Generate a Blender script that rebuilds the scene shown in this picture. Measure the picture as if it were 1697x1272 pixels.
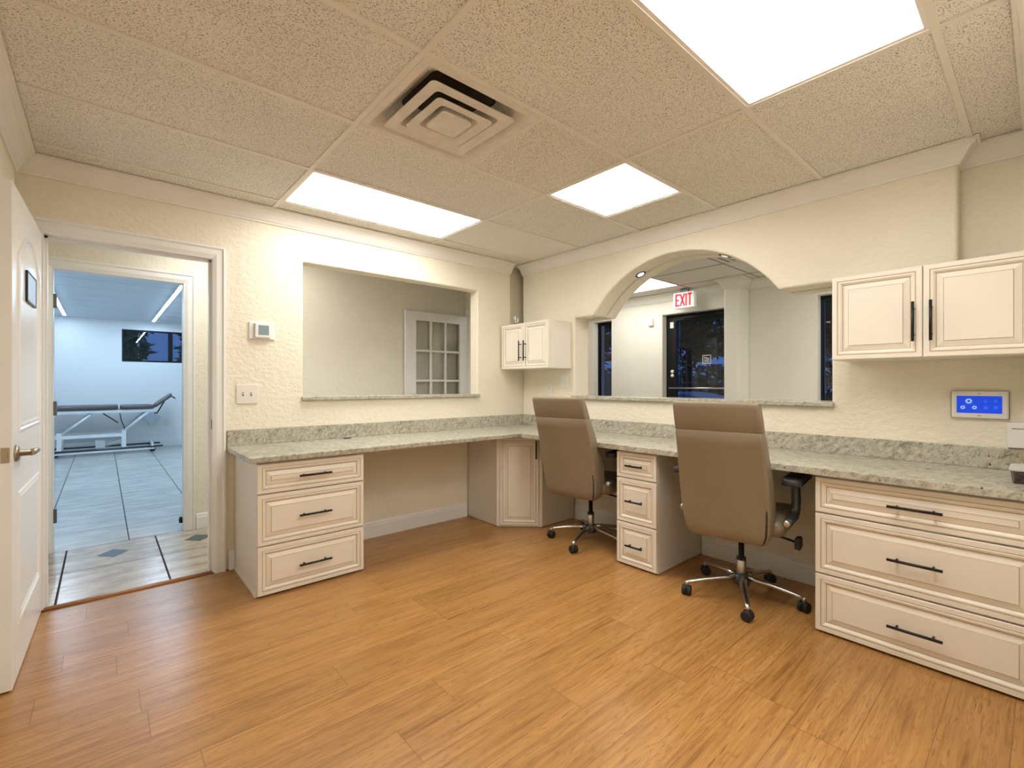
import bpy, bmesh, math, random
from mathutils import Vector, Matrix
from mathutils.geometry import tessellate_polygon

for o in list(bpy.data.objects):
    bpy.data.objects.remove(o)
SC = bpy.context.scene
COL = SC.collection
PI = math.pi

# ------------------------------------------------------------------ camera, world, exposure
cam_d = bpy.data.cameras.new('camera')
cam = bpy.data.objects.new('camera', cam_d)
COL.objects.link(cam)
cam.location = (-3.205, -3.495, 1.2)
cam.rotation_euler = (PI / 2, 0, math.radians(48.8 - 90))
cam_d.sensor_fit = 'HORIZONTAL'
cam_d.sensor_width = 36.0
cam_d.lens = 36.0 * 775.0 / 1697.0
cam_d.shift_y = 1.0 / 1697.0
cam_d.clip_start = 0.02
cam_d.clip_end = 200
SC.camera = cam

W = bpy.data.worlds.new('dusk')
SC.world = W
W.use_nodes = True
wb = W.node_tree.nodes['Background']
wb.inputs[0].default_value = (0.12, 0.25, 0.65, 1)
wb.inputs[1].default_value = 1.5

SC.view_settings.view_transform = 'Standard'
SC.view_settings.look = 'None'
SC.view_settings.gamma = 1.0
SC.view_settings.exposure = 0.0
SC.view_settings.use_curve_mapping = False

PANEL = 12.5       # radiance of the ceiling light diffusers
STRIP = 84.0       # radiance of the treatment room light strips

# ------------------------------------------------------------------ materials
def new_mat(name):
    m = bpy.data.materials.new(name)
    m.use_nodes = True
    nt = m.node_tree
    return m, nt, nt.nodes['Principled BSDF'], nt.nodes['Material Output']

def N(nt, typ, **kw):
    n = nt.nodes.new(typ)
    for k, v in kw.items():
        if k == 'inp':
            for kk, vv in v.items():
                n.inputs[kk].default_value = vv
        else:
            setattr(n, k, v)
    return n

def L(nt, a, b):
    nt.links.new(a, b)

def math_n(nt, op, a, b=None, c=None):
    n = nt.nodes.new('ShaderNodeMath')
    n.operation = op
    for i, x in enumerate((a, b, c)):
        if x is None:
            continue
        if isinstance(x, (int, float)):
            n.inputs[i].default_value = x
        else:
            nt.links.new(x, n.inputs[i])
    return n.outputs[0]

def ramp(nt, fac, stops, interp='LINEAR'):
    n = nt.nodes.new('ShaderNodeValToRGB')
    cr = n.color_ramp
    cr.interpolation = interp
    while len(cr.elements) < len(stops):
        cr.elements.new(0.5)
    for e, (p, c) in zip(cr.elements, stops):
        e.position = p
        e.color = (c[0], c[1], c[2], 1) if not isinstance(c, (int, float)) else (c, c, c, 1)
    nt.links.new(fac, n.inputs[0])
    return n.outputs[0]

def mixc(nt, fac, a, b, mode='MIX'):
    n = nt.nodes.new('ShaderNodeMix')
    n.data_type = 'RGBA'
    n.blend_type = mode
    for idx, x in ((0, fac), (6, a), (7, b)):
        if isinstance(x, (int, float)):
            n.inputs[idx].default_value = x
        elif isinstance(x, tuple):
            n.inputs[idx].default_value = (x[0], x[1], x[2], 1)
        else:
            nt.links.new(x, n.inputs[idx])
    return n.outputs[2]

def bump(nt, bsdf, h, strength, dist=0.01):
    b = nt.nodes.new('ShaderNodeBump')
    b.inputs['Strength'].default_value = strength
    b.inputs['Distance'].default_value = dist
    nt.links.new(h, b.inputs['Height'])
    nt.links.new(b.outputs[0], bsdf.inputs['Normal'])

def objco(nt, scale=(1, 1, 1), rot=(0, 0, 0)):
    t = nt.nodes.new('ShaderNodeTexCoord')
    mp = nt.nodes.new('ShaderNodeMapping')
    mp.inputs['Scale'].default_value = scale
    mp.inputs['Rotation'].default_value = rot
    nt.links.new(t.outputs['Object'], mp.inputs[0])
    return mp.outputs[0]

def noise(nt, vec, scale, detail=3, rough=0.5):
    n = nt.nodes.new('ShaderNodeTexNoise')
    n.inputs['Scale'].default_value = scale
    n.inputs['Detail'].default_value = detail
    n.inputs['Roughness'].default_value = rough
    nt.links.new(vec, n.inputs['Vector'])
    return n.outputs[0]

def plain(name, col, rough=0.5, metal=0.0, var=0.0, vscale=8, bmp=0.0, bscale=60, spec=0.5):
    m, nt, b, o = new_mat(name)
    b.inputs['Base Color'].default_value = (*col, 1)
    b.inputs['Roughness'].default_value = rough
    b.inputs['Metallic'].default_value = metal
    b.inputs['Specular IOR Level'].default_value = spec
    co = objco(nt)
    if var:
        f = noise(nt, co, vscale, 3)
        d = tuple(c * (1 - var) for c in col)
        u = tuple(min(1, c * (1 + var)) for c in col)
        L(nt, ramp(nt, f, [(0.3, d), (0.7, u)]), b.inputs['Base Color'])
    if bmp:
        bump(nt, b, noise(nt, co, bscale, 4), bmp, 0.004)
    return m

def plaster(name, col, strength=0.35):
    m, nt, b, o = new_mat(name)
    co = objco(nt)
    v = noise(nt, co, 2.2, 3)
    L(nt, ramp(nt, v, [(0.3, tuple(c * 0.97 for c in col)), (0.7, tuple(min(1, c * 1.02) for c in col))]), b.inputs['Base Color'])
    b.inputs['Roughness'].default_value = 0.62
    b.inputs['Specular IOR Level'].default_value = 0.35
    h1 = noise(nt, objco(nt, (1, 1, 1.5)), 26, 3, 0.55)
    h = ramp(nt, h1, [(0.42, 0.0), (0.56, 1.0)])
    h2 = noise(nt, co, 70, 2)
    bump(nt, b, math_n(nt, 'ADD', h, math_n(nt, 'MULTIPLY', h2, 0.35)), strength, 0.0045)
    return m

def emis(name, col, strength):
    m, nt, b, o = new_mat(name)
    b.inputs['Base Color'].default_value = (*col, 1)
    b.inputs['Emission Color'].default_value = (*col, 1)
    b.inputs['Emission Strength'].default_value = strength
    b.inputs['Roughness'].default_value = 0.6
    return m

def glass(name, tint=(0.93, 0.96, 0.97), refl=1.0):
    m = bpy.data.materials.new(name)
    m.use_nodes = True
    nt = m.node_tree
    nt.nodes.remove(nt.nodes['Principled BSDF'])
    out = nt.nodes['Material Output']
    tr = N(nt, 'ShaderNodeBsdfTransparent', inp={0: (*tint, 1)})
    gl = N(nt, 'ShaderNodeBsdfGlossy', inp={'Roughness': 0.01})
    fr = N(nt, 'ShaderNodeFresnel', inp={'IOR': 1.5})
    mx = N(nt, 'ShaderNodeMixShader')
    L(nt, math_n(nt, 'MULTIPLY', fr.outputs[0], refl), mx.inputs[0])
    L(nt, tr.outputs[0], mx.inputs[1])
    L(nt, gl.outputs[0], mx.inputs[2])
    L(nt, mx.outputs[0], out.inputs[0])
    return m

def wood_floor():
    m, nt, b, o = new_mat('laminate_planks')
    t = N(nt, 'ShaderNodeTexCoord')
    s = N(nt, 'ShaderNodeSeparateXYZ')
    L(nt, t.outputs['Object'], s.inputs[0])
    x, y = s.outputs[0], s.outputs[1]
    yr = math_n(nt, 'DIVIDE', math_n(nt, 'ADD', y, 2.893), 0.1755)
    row = math_n(nt, 'FLOOR', yr)
    fy = math_n(nt, 'FRACT', yr)
    w1 = N(nt, 'ShaderNodeTexWhiteNoise', noise_dimensions='1D')
    L(nt, row, w1.inputs['W'])
    xs = math_n(nt, 'ADD', math_n(nt, 'DIVIDE', x, 1.2), math_n(nt, 'MULTIPLY', w1.outputs[0], 7.0))
    colx = math_n(nt, 'FLOOR', xs)
    fx = math_n(nt, 'FRACT', xs)
    w2 = N(nt, 'ShaderNodeTexWhiteNoise', noise_dimensions='2D')
    cb = N(nt, 'ShaderNodeCombineXYZ')
    L(nt, row, cb.inputs[0]); L(nt, colx, cb.inputs[1])
    L(nt, cb.outputs[0], w2.inputs['Vector'])
    rid = w2.outputs[0]
    ey = math_n(nt, 'LESS_THAN', math_n(nt, 'MINIMUM', fy, math_n(nt, 'SUBTRACT', 1.0, fy)), 0.007)
    ex = math_n(nt, 'LESS_THAN', math_n(nt, 'MINIMUM', fx, math_n(nt, 'SUBTRACT', 1.0, fx)), 0.0011)
    edge = math_n(nt, 'MAXIMUM', ex, ey)
    # grain vectors
    off = math_n(nt, 'MULTIPLY', rid, 37.0)
    g1 = N(nt, 'ShaderNodeCombineXYZ')
    L(nt, math_n(nt, 'ADD', math_n(nt, 'MULTIPLY', x, 2.2), off), g1.inputs[0])
    L(nt, math_n(nt, 'MULTIPLY', y, 46.0), g1.inputs[1])
    L(nt, off, g1.inputs[2])
    fine = noise(nt, g1.outputs[0], 1.6, 5, 0.6)
    g2 = N(nt, 'ShaderNodeCombineXYZ')
    L(nt, math_n(nt, 'ADD', math_n(nt, 'MULTIPLY', x, 1.25), off), g2.inputs[0])
    L(nt, math_n(nt, 'MULTIPLY', y, 15.0), g2.inputs[1])
    L(nt, off, g2.inputs[2])
    base = noise(nt, g2.outputs[0], 1.3, 2, 0.5)
    rings = math_n(nt, 'FRACT', math_n(nt, 'MULTIPLY', base, 16.0))
    rline = math_n(nt, 'SUBTRACT', 1.0, math_n(nt, 'MULTIPLY', math_n(nt, 'ABSOLUTE', math_n(nt, 'SUBTRACT', rings, 0.5)), 2.0))
    rline = math_n(nt, 'POWER', rline, 5.0)
    f = math_n(nt, 'ADD', math_n(nt, 'MULTIPLY', fine, 0.62), math_n(nt, 'MULTIPLY', base, 0.38))
    c = ramp(nt, f, [(0.30, (0.21, 0.088, 0.024)), (0.44, (0.40, 0.197, 0.060)), (0.58, (0.49, 0.258, 0.084)), (0.74, (0.55, 0.31, 0.115))])
    c = mixc(nt, math_n(nt, 'MULTIPLY', math_n(nt, 'MULTIPLY', rline, fine), 0.85), c, (0.19, 0.085, 0.026))
    g4 = N(nt, 'ShaderNodeCombineXYZ')
    L(nt, math_n(nt, 'ADD', math_n(nt, 'MULTIPLY', x, 9.0), off), g4.inputs[0])
    L(nt, math_n(nt, 'MULTIPLY', y, 120.0), g4.inputs[1])
    L(nt, off, g4.inputs[2])
    fleck = ramp(nt, noise(nt, g4.outputs[0], 1.0, 3, 0.6), [(0.60, 0.0), (0.70, 0.75)])
    gate = ramp(nt, base, [(0.40, 0.15), (0.62, 1.0)])
    c = mixc(nt, math_n(nt, 'MULTIPLY', fleck, gate), c, (0.17, 0.072, 0.022))
    tone = ramp(nt, rid, [(0.0, (0.90, 0.89, 0.88)), (1.0, (1.05, 1.04, 1.03))])
    c = mixc(nt, 1.0, c, tone, 'MULTIPLY')
    c = mixc(nt, math_n(nt, 'MULTIPLY', edge, 0.55), c, (0.10, 0.04, 0.012))
    L(nt, c, b.inputs['Base Color'])
    b.inputs['Roughness'].default_value = 0.30
    b.inputs['Specular IOR Level'].default_value = 0.45
    g3 = N(nt, 'ShaderNodeCombineXYZ')
    L(nt, math_n(nt, 'MULTIPLY', x, 5.0), g3.inputs[0])
    L(nt, math_n(nt, 'MULTIPLY', y, 30.0), g3.inputs[1])
    wav = noise(nt, g3.outputs[0], 1.0, 3, 0.5)
    h = math_n(nt, 'SUBTRACT', wav, math_n(nt, 'MULTIPLY', edge, 0.8))
    bump(nt, b, h, 0.22, 0.004)
    return m

def tile_floor(name, c1, c2, sx, sy, ox, oy, grout=(0.16, 0.14, 0.12), stagger=0.0, gw=0.007):
    m, nt, b, o = new_mat(name)
    t = N(nt, 'ShaderNodeTexCoord')
    s = N(nt, 'ShaderNodeSeparateXYZ')
    L(nt, t.outputs['Object'], s.inputs[0])
    x, y = s.outputs[0], s.outputs[1]
    xr = math_n(nt, 'DIVIDE', math_n(nt, 'SUBTRACT', x, ox), sx)
    cx = math_n(nt, 'FLOOR', xr); fx = math_n(nt, 'FRACT', xr)
    yr = math_n(nt, 'ADD', math_n(nt, 'DIVIDE', math_n(nt, 'SUBTRACT', y, oy), sy), math_n(nt, 'MULTIPLY', cx, stagger))
    cy = math_n(nt, 'FLOOR', yr); fy = math_n(nt, 'FRACT', yr)
    ex = math_n(nt, 'LESS_THAN', math_n(nt, 'MINIMUM', fx, math_n(nt, 'SUBTRACT', 1.0, fx)), gw / sx)
    ey = math_n(nt, 'LESS_THAN', math_n(nt, 'MINIMUM', fy, math_n(nt, 'SUBTRACT', 1.0, fy)), gw * 0.8 / sy)
    edge = math_n(nt, 'MAXIMUM', ex, ey)
    w2 = N(nt, 'ShaderNodeTexWhiteNoise', noise_dimensions='2D')
    cb = N(nt, 'ShaderNodeCombineXYZ')
    L(nt, cx, cb.inputs[0]); L(nt, cy, cb.inputs[1]); L(nt, cb.outputs[0], w2.inputs['Vector'])
    f = noise(nt, objco(nt, (1.4, 4, 1)), 2.6, 6, 0.65)
    f = math_n(nt, 'ADD', f, math_n(nt, 'MULTIPLY', math_n(nt, 'SUBTRACT', w2.outputs[0], 0.5), 0.10))
    c = ramp(nt, f, [(0.32, c1), (0.66, c2)])
    c = mixc(nt, edge, c, grout)
    L(nt, c, b.inputs['Base Color'])
    L(nt, math_n(nt, 'ADD', math_n(nt, 'MULTIPLY', edge, 0.6), 0.24), b.inputs['Roughness'])
    L(nt, math_n(nt, 'SUBTRACT', 0.5, math_n(nt, 'MULTIPLY', edge, 0.4)), b.inputs['Specular IOR Level'])
    bump(nt, b, math_n(nt, 'SUBTRACT', math_n(nt, 'MULTIPLY', f, 0.4), math_n(nt, 'MULTIPLY', edge, 0.3)), 0.08, 0.003)
    return m

def granite():
    m, nt, b, o = new_mat('granite')
    co = objco(nt)
    d = Vector((0.50, -0.70, 0.51)).normalized(); pa = d.cross(Vector((0, 0, 1))).normalized(); pb = d.cross(pa)
    cb = N(nt, 'ShaderNodeCombineXYZ')
    for k, (ax, sc_) in enumerate(((d, 8.0), (pa, 55.0), (pb, 55.0))):
        dn = N(nt, 'ShaderNodeVectorMath', operation='DOT_PRODUCT')
        L(nt, co, dn.inputs[0]); dn.inputs[1].default_value = tuple(ax * sc_)
        L(nt, dn.outputs['Value'], cb.inputs[k])
    st = noise(nt, cb.outputs[0], 1.0, 6, 0.66)
    bigv = N(nt, 'ShaderNodeMapping'); bigv.inputs['Scale'].default_value = (0.4, 0.14, 0.14)
    L(nt, cb.outputs[0], bigv.inputs[0])
    big = noise(nt, bigv.outputs[0], 1.0, 4, 0.6)
    f = math_n(nt, 'ADD', math_n(nt, 'MULTIPLY', st, 0.78), math_n(nt, 'MULTIPLY', big, 0.22))
    c = ramp(nt, f, [(0.34, (0.20, 0.185, 0.14)), (0.44, (0.38, 0.365, 0.295)), (0.53, (0.50, 0.48, 0.40)), (0.66, (0.64, 0.60, 0.50))])
    c = mixc(nt, ramp(nt, big, [(0.48, 0.0), (0.75, 0.5)]), c, (0.40, 0.41, 0.36))
    rust = noise(nt, co, 9.0, 3, 0.6)
    c = mixc(nt, ramp(nt, rust, [(0.58, 0.0), (0.75, 0.45)]), c, (0.42, 0.30, 0.17))
    sp = noise(nt, co, 130, 3, 0.65)
    c = mixc(nt, ramp(nt, sp, [(0.58, 0.0), (0.66, 0.75)]), c, (0.11, 0.09, 0.065))
    vo = N(nt, 'ShaderNodeTexVoronoi', inp={'Scale': 26.0})
    L(nt, co, vo.inputs['Vector'])
    d = math_n(nt, 'ADD', vo.outputs['Distance'], math_n(nt, 'MULTIPLY', sp, 0.35))
    spots = ramp(nt, d, [(0.25, 1.0), (0.30, 0.0)])
    gate = ramp(nt, noise(nt, co, 4.0, 2), [(0.46, 0.0), (0.54, 1.0)])
    c = mixc(nt, math_n(nt, 'MULTIPLY', spots, gate), c, (0.06, 0.04, 0.025))
    L(nt, c, b.inputs['Base Color'])
    b.inputs['Roughness'].default_value = 0.22
    b.inputs['Specular IOR Level'].default_value = 0.45
    return m

def acoustic(name, col, amount=0.85):
    m, nt, b, o = new_mat(name)
    co = objco(nt)
    big = noise(nt, co, 1.3, 2)
    base = ramp(nt, big, [(0.3, tuple(c * 0.95 for c in col)), (0.7, tuple(min(1, c * 1.03) for c in col))])
    n1 = noise(nt, objco(nt, (1, 1.3, 1)), 150, 2, 0.75)
    pit = ramp(nt, n1, [(0.575, 0.0), (0.60, 1.0)])
    n2 = noise(nt, co, 330, 1)
    pin = ramp(nt, n2, [(0.66, 0.0), (0.70, 1.0)])
    p = math_n(nt, 'MAXIMUM', pit, math_n(nt, 'MULTIPLY', pin, 0.6))
    c = mixc(nt, math_n(nt, 'MULTIPLY', p, amount), base, tuple(c * 0.24 for c in col))
    L(nt, c, b.inputs['Base Color'])
    b.inputs['Roughness'].default_value = 0.9
    bump(nt, b, math_n(nt, 'SUBTRACT', 0.0, p), 0.5, 0.003)
    return m

M = {}
M['cream'] = plaster('cream_knockdown_plaster', (0.84, 0.785, 0.655))
M['hallwall'] = plaster('hall_knockdown_plaster', (0.83, 0.795, 0.69))
M['lobbywall'] = plain('lobby_wall_paint', (0.78, 0.765, 0.70), 0.6, var=0.02, vscale=3, bmp=0.08, bscale=40)
M['coolwall'] = plain('treatment_room_paint', (0.83, 0.84, 0.84), 0.6, var=0.01, vscale=2)
M['coolceil'] = plain('treatment_room_ceiling', (0.72, 0.78, 0.83), 0.6, var=0.02)
M['trim'] = plain('white_trim_paint', (0.84, 0.815, 0.77), 0.35, var=0.015, vscale=3)
M['white'] = plain('white_paint_gloss', (0.84, 0.84, 0.83), 0.3, var=0.01)
M['floor'] = wood_floor()
M['tile'] = tile_floor('stone_tile', (0.30, 0.235, 0.17), (0.62, 0.545, 0.46), 0.51, 0.56, -3.40, 0.06, (0.05, 0.042, 0.036), gw=0.0055)
M['tile2'] = tile_floor('pale_stone_tile', (0.40, 0.40, 0.375), (0.58, 0.57, 0.54), 0.505, 1.02, -3.05, 1.21, (0.09, 0.085, 0.08), stagger=0.5, gw=0.0045)
M['inlay'] = plain('dark_tile_inlay', (0.055, 0.085, 0.095), 0.3, var=0.1, vscale=20)
M['granite'] = granite()
M['cab'] = plain('cream_cabinet_paint', (0.83, 0.775, 0.685), 0.38, var=0.02, vscale=4)
M['glaze'] = plain('cabinet_glaze', (0.46, 0.35, 0.235), 0.45)
M['cabin'] = plain('cabinet_side', (0.76, 0.725, 0.67), 0.4, var=0.02, vscale=4)
M['dark'] = plain('shadow_gap', (0.06, 0.04, 0.03), 0.7)
M['black'] = plain('black_metal', (0.016, 0.014, 0.013), 0.4, 0.3)
M['blackp'] = plain('black_plastic', (0.015, 0.015, 0.016), 0.45)
M['leather'] = plain('tan_leather', (0.255, 0.203, 0.140), 0.40, var=0.05, vscale=5, bmp=0.05, bscale=240)
M['leather2'] = plain('tan_leather_headrest', (0.31, 0.235, 0.15), 0.40, var=0.05, vscale=5, bmp=0.05, bscale=240)
M['chrome'] = plain('brushed_aluminium', (0.55, 0.54, 0.52), 0.28, 1.0)
M['gun'] = plain('dark_grey_metal', (0.10, 0.11, 0.12), 0.35, 0.7)
M['nickel'] = plain('satin_nickel', (0.42, 0.36, 0.29), 0.3, 1.0)
M['hinge'] = plain('hinge_steel', (0.16, 0.17, 0.18), 0.4, 0.8)
M['ctile'] = acoustic('acoustic_tile', (0.87, 0.835, 0.77))
M['ctile2'] = acoustic('acoustic_tile_plain', (0.88, 0.845, 0.78), 0.45)
M['ctile3'] = acoustic('acoustic_tile_yellowed', (0.86, 0.82, 0.725), 0.9)
M['ltile'] = acoustic('lobby_ceiling_tile', (0.82, 0.79, 0.71), 0.25)
M['tbar'] = plain('ceiling_grid_paint', (0.80, 0.76, 0.69), 0.45)
M['vent'] = plain('vent_paint', (0.76, 0.71, 0.64), 0.5, var=0.06, vscale=14)
M['duct'] = plain('duct_inside', (0.025, 0.022, 0.02), 0.8)
M['panel'] = emis('light_diffuser', (1.0, 0.97, 0.91), PANEL)
M['lobbypanel'] = emis('lobby_light_diffuser', (1.0, 0.96, 0.88), 9.5)
M['hallpanel'] = emis('hall_light_diffuser', (1.0, 0.97, 0.91), 8.5)
M['strip'] = emis('light_strip', (0.56, 0.77, 1.0), STRIP)
M['spot'] = emis('spot_lens', (0.95, 0.97, 1.0), 14.0)
M['plastic'] = plain('white_plastic', (0.80, 0.79, 0.77), 0.35)
M['ivory'] = plain('ivory_plastic', (0.80, 0.76, 0.70), 0.35)
M['slot'] = plain('slot_grey', (0.22, 0.22, 0.22), 0.5)
M['lcd'] = plain('thermostat_screen', (0.20, 0.28, 0.32), 0.2)
M['screen'] = emis('blue_screen', (0.002, 0.045, 0.60), 0.75)
M['icon'] = emis('icon_white', (0.35, 0.60, 0.95), 0.45)
M['iconb'] = emis('icon_blue', (0.01, 0.12, 0.75), 0.7)
M['glass'] = glass('clear_glass', (0.985, 0.99, 0.985), 0.8)
M['dglass'] = glass('dark_tinted_glass', (0.55, 0.58, 0.62), 1.2)
M['bframe'] = plain('black_aluminium', (0.008, 0.008, 0.008), 0.5, spec=0.25)
M['red'] = emis('exit_red', (0.85, 0.02, 0.06), 0.55)
M['signw'] = emis('exit_white', (0.80, 0.86, 0.78), 0.18)
M['vinyl'] = plain('brown_grey_vinyl', (0.10, 0.085, 0.085), 0.4, var=0.05)
M['bedw'] = plain('white_powder_coat', (0.80, 0.82, 0.83), 0.35)
M['rubber'] = plain('black_rubber', (0.012, 0.012, 0.013), 0.6)
M['asphalt'] = plain('asphalt', (0.03, 0.03, 0.033), 0.9, var=0.2, vscale=20)
M['leaf'] = plain('dark_leaves', (0.035, 0.06, 0.022), 0.7, var=0.4, vscale=3)
M['bark'] = plain('bark', (0.05, 0.04, 0.03), 0.9, var=0.3, vscale=9)
M['carblue'] = plain('blue_car_paint', (0.03, 0.14, 0.42), 0.25, 0.2)
M['carwhite'] = plain('pale_car_paint', (0.55, 0.57, 0.62), 0.3)
M['carglass'] = plain('car_glass', (0.01, 0.012, 0.018), 0.08)
M['stucco'] = plain('white_stucco', (0.62, 0.66, 0.72), 0.8, var=0.05, vscale=3)
M['ghost'] = plain('decal_white', (0.75, 0.75, 0.75), 0.6)
M['redbit'] = plain('red_plastic', (0.35, 0.03, 0.025), 0.4)
M['darkbit'] = plain('dark_bits', (0.04, 0.03, 0.04), 0.5)
M['paper'] = plain('white_paper', (0.75, 0.75, 0.74), 0.7)
M['clear'] = glass('clear_plastic', (0.80, 0.82, 0.84), 1.5)

# ------------------------------------------------------------------ mesh helpers
class MB:
    def __init__(s):
        s.v, s.f, s.mi, s.sm = [], [], [], []
    def face(s, idx, mi=0, sm=False):
        s.f.append(tuple(idx)); s.mi.append(mi); s.sm.append(sm)
    def box(s, x0, x1, y0, y1, z0, z1, mi=0):
        x0, x1 = min(x0, x1), max(x0, x1); y0, y1 = min(y0, y1), max(y0, y1); z0, z1 = min(z0, z1), max(z0, z1)
        b = len(s.v)
        s.v += [(x0, y0, z0), (x1, y0, z0), (x1, y1, z0), (x0, y1, z0), (x0, y0, z1), (x1, y0, z1), (x1, y1, z1), (x0, y1, z1)]
        for q in ((0, 3, 2, 1), (4, 5, 6, 7), (0, 1, 5, 4), (1, 2, 6, 5), (2, 3, 7, 6), (3, 0, 4, 7)):
            s.face([b + i for i in q], mi)
        return s
    def loft(s, rings, cap0=True, cap1=True, mi=0, sm=True, closed=True):
        b = len(s.v); n = len(rings[0])
        for r in rings:
            s.v += [tuple(p) for p in r]
        for k in range(len(rings) - 1):
            for i in range(n if closed else n - 1):
                j = (i + 1) % n
                m = mi if not isinstance(mi, (list, tuple)) else mi[k]
                s.face((b + k * n + i, b + k * n + j, b + (k + 1) * n + j, b + (k + 1) * n + i), m, sm)
        m0 = mi if not isinstance(mi, (list, tuple)) else mi[0]
        m1 = mi if not isinstance(mi, (list, tuple)) else mi[-1]
        if cap0: s.face([b + i for i in reversed(range(n))], m0, False)
        if cap1: s.face([b + (len(rings) - 1) * n + i for i in range(n)], m1, False)
        return s
    def tube(s, pts, r, n=10, mi=0, flat=None, side=None):
        pts = [Vector(p) for p in pts]
        rs = r if isinstance(r, (list, tuple)) else [r] * len(pts)
        rings = []
        up0 = Vector((0, 0, 1))
        for i, p in enumerate(pts):
            if i == 0: d = pts[1] - p
            elif i == len(pts) - 1: d = p - pts[i - 1]
            else: d = (pts[i + 1] - p).normalized() + (p - pts[i - 1]).normalized()
            d.normalize()
            up = up0 if abs(d.z) < 0.95 else Vector((1, 0, 0))
            if side: up = Vector(side)
            a = d.cross(up).normalized(); c = a.cross(d).normalized()
            k = flat if flat else 1.0
            rings.append([p + a * rs[i] * math.cos(2 * PI * q / n) + c * rs[i] * k * math.sin(2 * PI * q / n) for q in range(n)])
        return s.loft(rings, mi=mi)
    def lathe(s, prof, c=(0, 0, 0), n=20, mi=0, axis='z', cap=True):
        rings = []
        for r, h in prof:
            ring = []
            for q in range(n):
                a = 2 * PI * q / n
                if axis == 'z': ring.append((c[0] + r * math.cos(a), c[1] + r * math.sin(a), c[2] + h))
                elif axis == 'y': ring.append((c[0] + r * math.cos(a), c[1] + h, c[2] + r * math.sin(a)))
                else: ring.append((c[0] + h, c[1] + r * math.cos(a), c[2] + r * math.sin(a)))
            rings.append(ring)
        return s.loft(rings, cap, cap, mi)
    def prism(s, outline, mapf, d0, d1, holes=(), mi=0, smooth_side=False):
        loops = [[Vector((p[0], p[1], 0)) for p in outline]] + [[Vector((p[0], p[1], 0)) for p in h] for h in holes]
        tris = tessellate_polygon(loops)
        flat = [p for lp in loops for p in lp]
        b = len(s.v); n = len(flat)
        s.v += [mapf(p.x, p.y, d0) for p in flat] + [mapf(p.x, p.y, d1) for p in flat]
        for t in tris:
            s.face([b + i for i in t], mi); s.face([b + n + i for i in reversed(t)], mi)
        k = 0
        for lp in loops:
            m = len(lp)
            for i in range(m):
                j = (i + 1) % m
                s.face((b + k + i, b + k + j, b + n + k + j, b + n + k + i), mi, smooth_side)
            k += m
        return s
    def slab(s, polys, mapf, d0, d1, mi=0):
        # adjoining polygons that share corner points, extruded into one solid without inner faces
        idx = {}; pts = []
        def vid(p):
            k = (round(p[0], 5), round(p[1], 5))
            if k not in idx: idx[k] = len(pts); pts.append(p)
            return idx[k]
        loops = [[vid(p) for p in lp] for lp in polys]
        b = len(s.v); n = len(pts)
        s.v += [mapf(p[0], p[1], d0) for p in pts] + [mapf(p[0], p[1], d1) for p in pts]
        used = {}
        for lp in loops:
            for i in range(len(lp)):
                e = (lp[i], lp[(i + 1) % len(lp)]); used[frozenset(e)] = used.get(frozenset(e), 0) + 1
        for lp in loops:
            s.face([b + i for i in lp], mi); s.face([b + n + i for i in reversed(lp)], mi)
            for i in range(len(lp)):
                p, q = lp[i], lp[(i + 1) % len(lp)]
                if used[frozenset((p, q))] == 1: s.face((b + p, b + q, b + n + q, b + n + p), mi)
        return s
    def sweep(s, path, prof, mapf, mi=0, closed=False):
        # path of 2-D points, profile of (offset to the left of travel, height)
        P = [Vector(p) for p in path]; rings = []
        for i, p in enumerate(P):
            if closed:
                d1 = (p - P[i - 1]).normalized(); d2 = (P[(i + 1) % len(P)] - p).normalized()
            else:
                d1 = (p - P[i - 1]).normalized() if i else (P[1] - p).normalized()
                d2 = (P[i + 1] - p).normalized() if i < len(P) - 1 else d1
            n1 = Vector((-d1.y, d1.x)); n2 = Vector((-d2.y, d2.x))
            m = (n1 + n2); m = m / max(0.2, (1 + n1.dot(n2)))
            rings.append([mapf(p.x + m.x * a, p.y + m.y * a, h) for a, h in prof])
        if closed: rings.append(rings[0])
        return s.loft(rings, not closed, not closed, mi, False)
    def build(s, name, mats, parent=None, bevel=0.0, seg=2, loc=None, angle=40, fix=True):
        me = bpy.data.meshes.new(name)
        me.from_pydata([tuple(p) for p in s.v], [], s.f)
        if not isinstance(mats, (list, tuple)): mats = [mats]
        for m in mats: me.materials.append(m)
        for p, mi, sm in zip(me.polygons, s.mi, s.sm):
            p.material_index = mi; p.use_smooth = sm
        if fix:
            bm = bmesh.new(); bm.from_mesh(me)
            bmesh.ops.recalc_face_normals(bm, faces=bm.faces)
            bm.to_mesh(me); bm.free()
        me.update()
        o = bpy.data.objects.new(name, me)
        COL.objects.link(o)
        if parent: o.parent = parent
        if loc: o.location = loc
        if bevel:
            b = o.modifiers.new('bevel', 'BEVEL')
            b.width = bevel; b.segments = seg; b.limit_method = 'ANGLE'; b.angle_limit = math.radians(angle)
            b.harden_normals = False
        return o

def tag(o, label=None, cat=None, group=None, kind=None):
    if label: o['label'] = label
    if cat: o['category'] = cat
    if group: o['group'] = group
    if kind: o['kind'] = kind
    return o

def thing(name, label, cat, loc=(0, 0, 0), rz=0.0, group=None):
    o = bpy.data.objects.new(name, None)
    o.empty_display_size = 0.1
    COL.objects.link(o)
    o.location = loc; o.rotation_euler = (0, 0, rz)
    return tag(o, label, cat, group)

def struct(o):
    o['kind'] = 'structure'
    return o

XZ = lambda y0: (lambda u, v, d: (u, y0 + d, v))       # wall facing -y: u = x, v = z, d = depth into wall
YZ = lambda x0: (lambda u, v, d: (x0 + d, u, v))       # wall facing -x: u = y
XY = lambda z0: (lambda u, v, h: (u, v, z0 + h))

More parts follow.
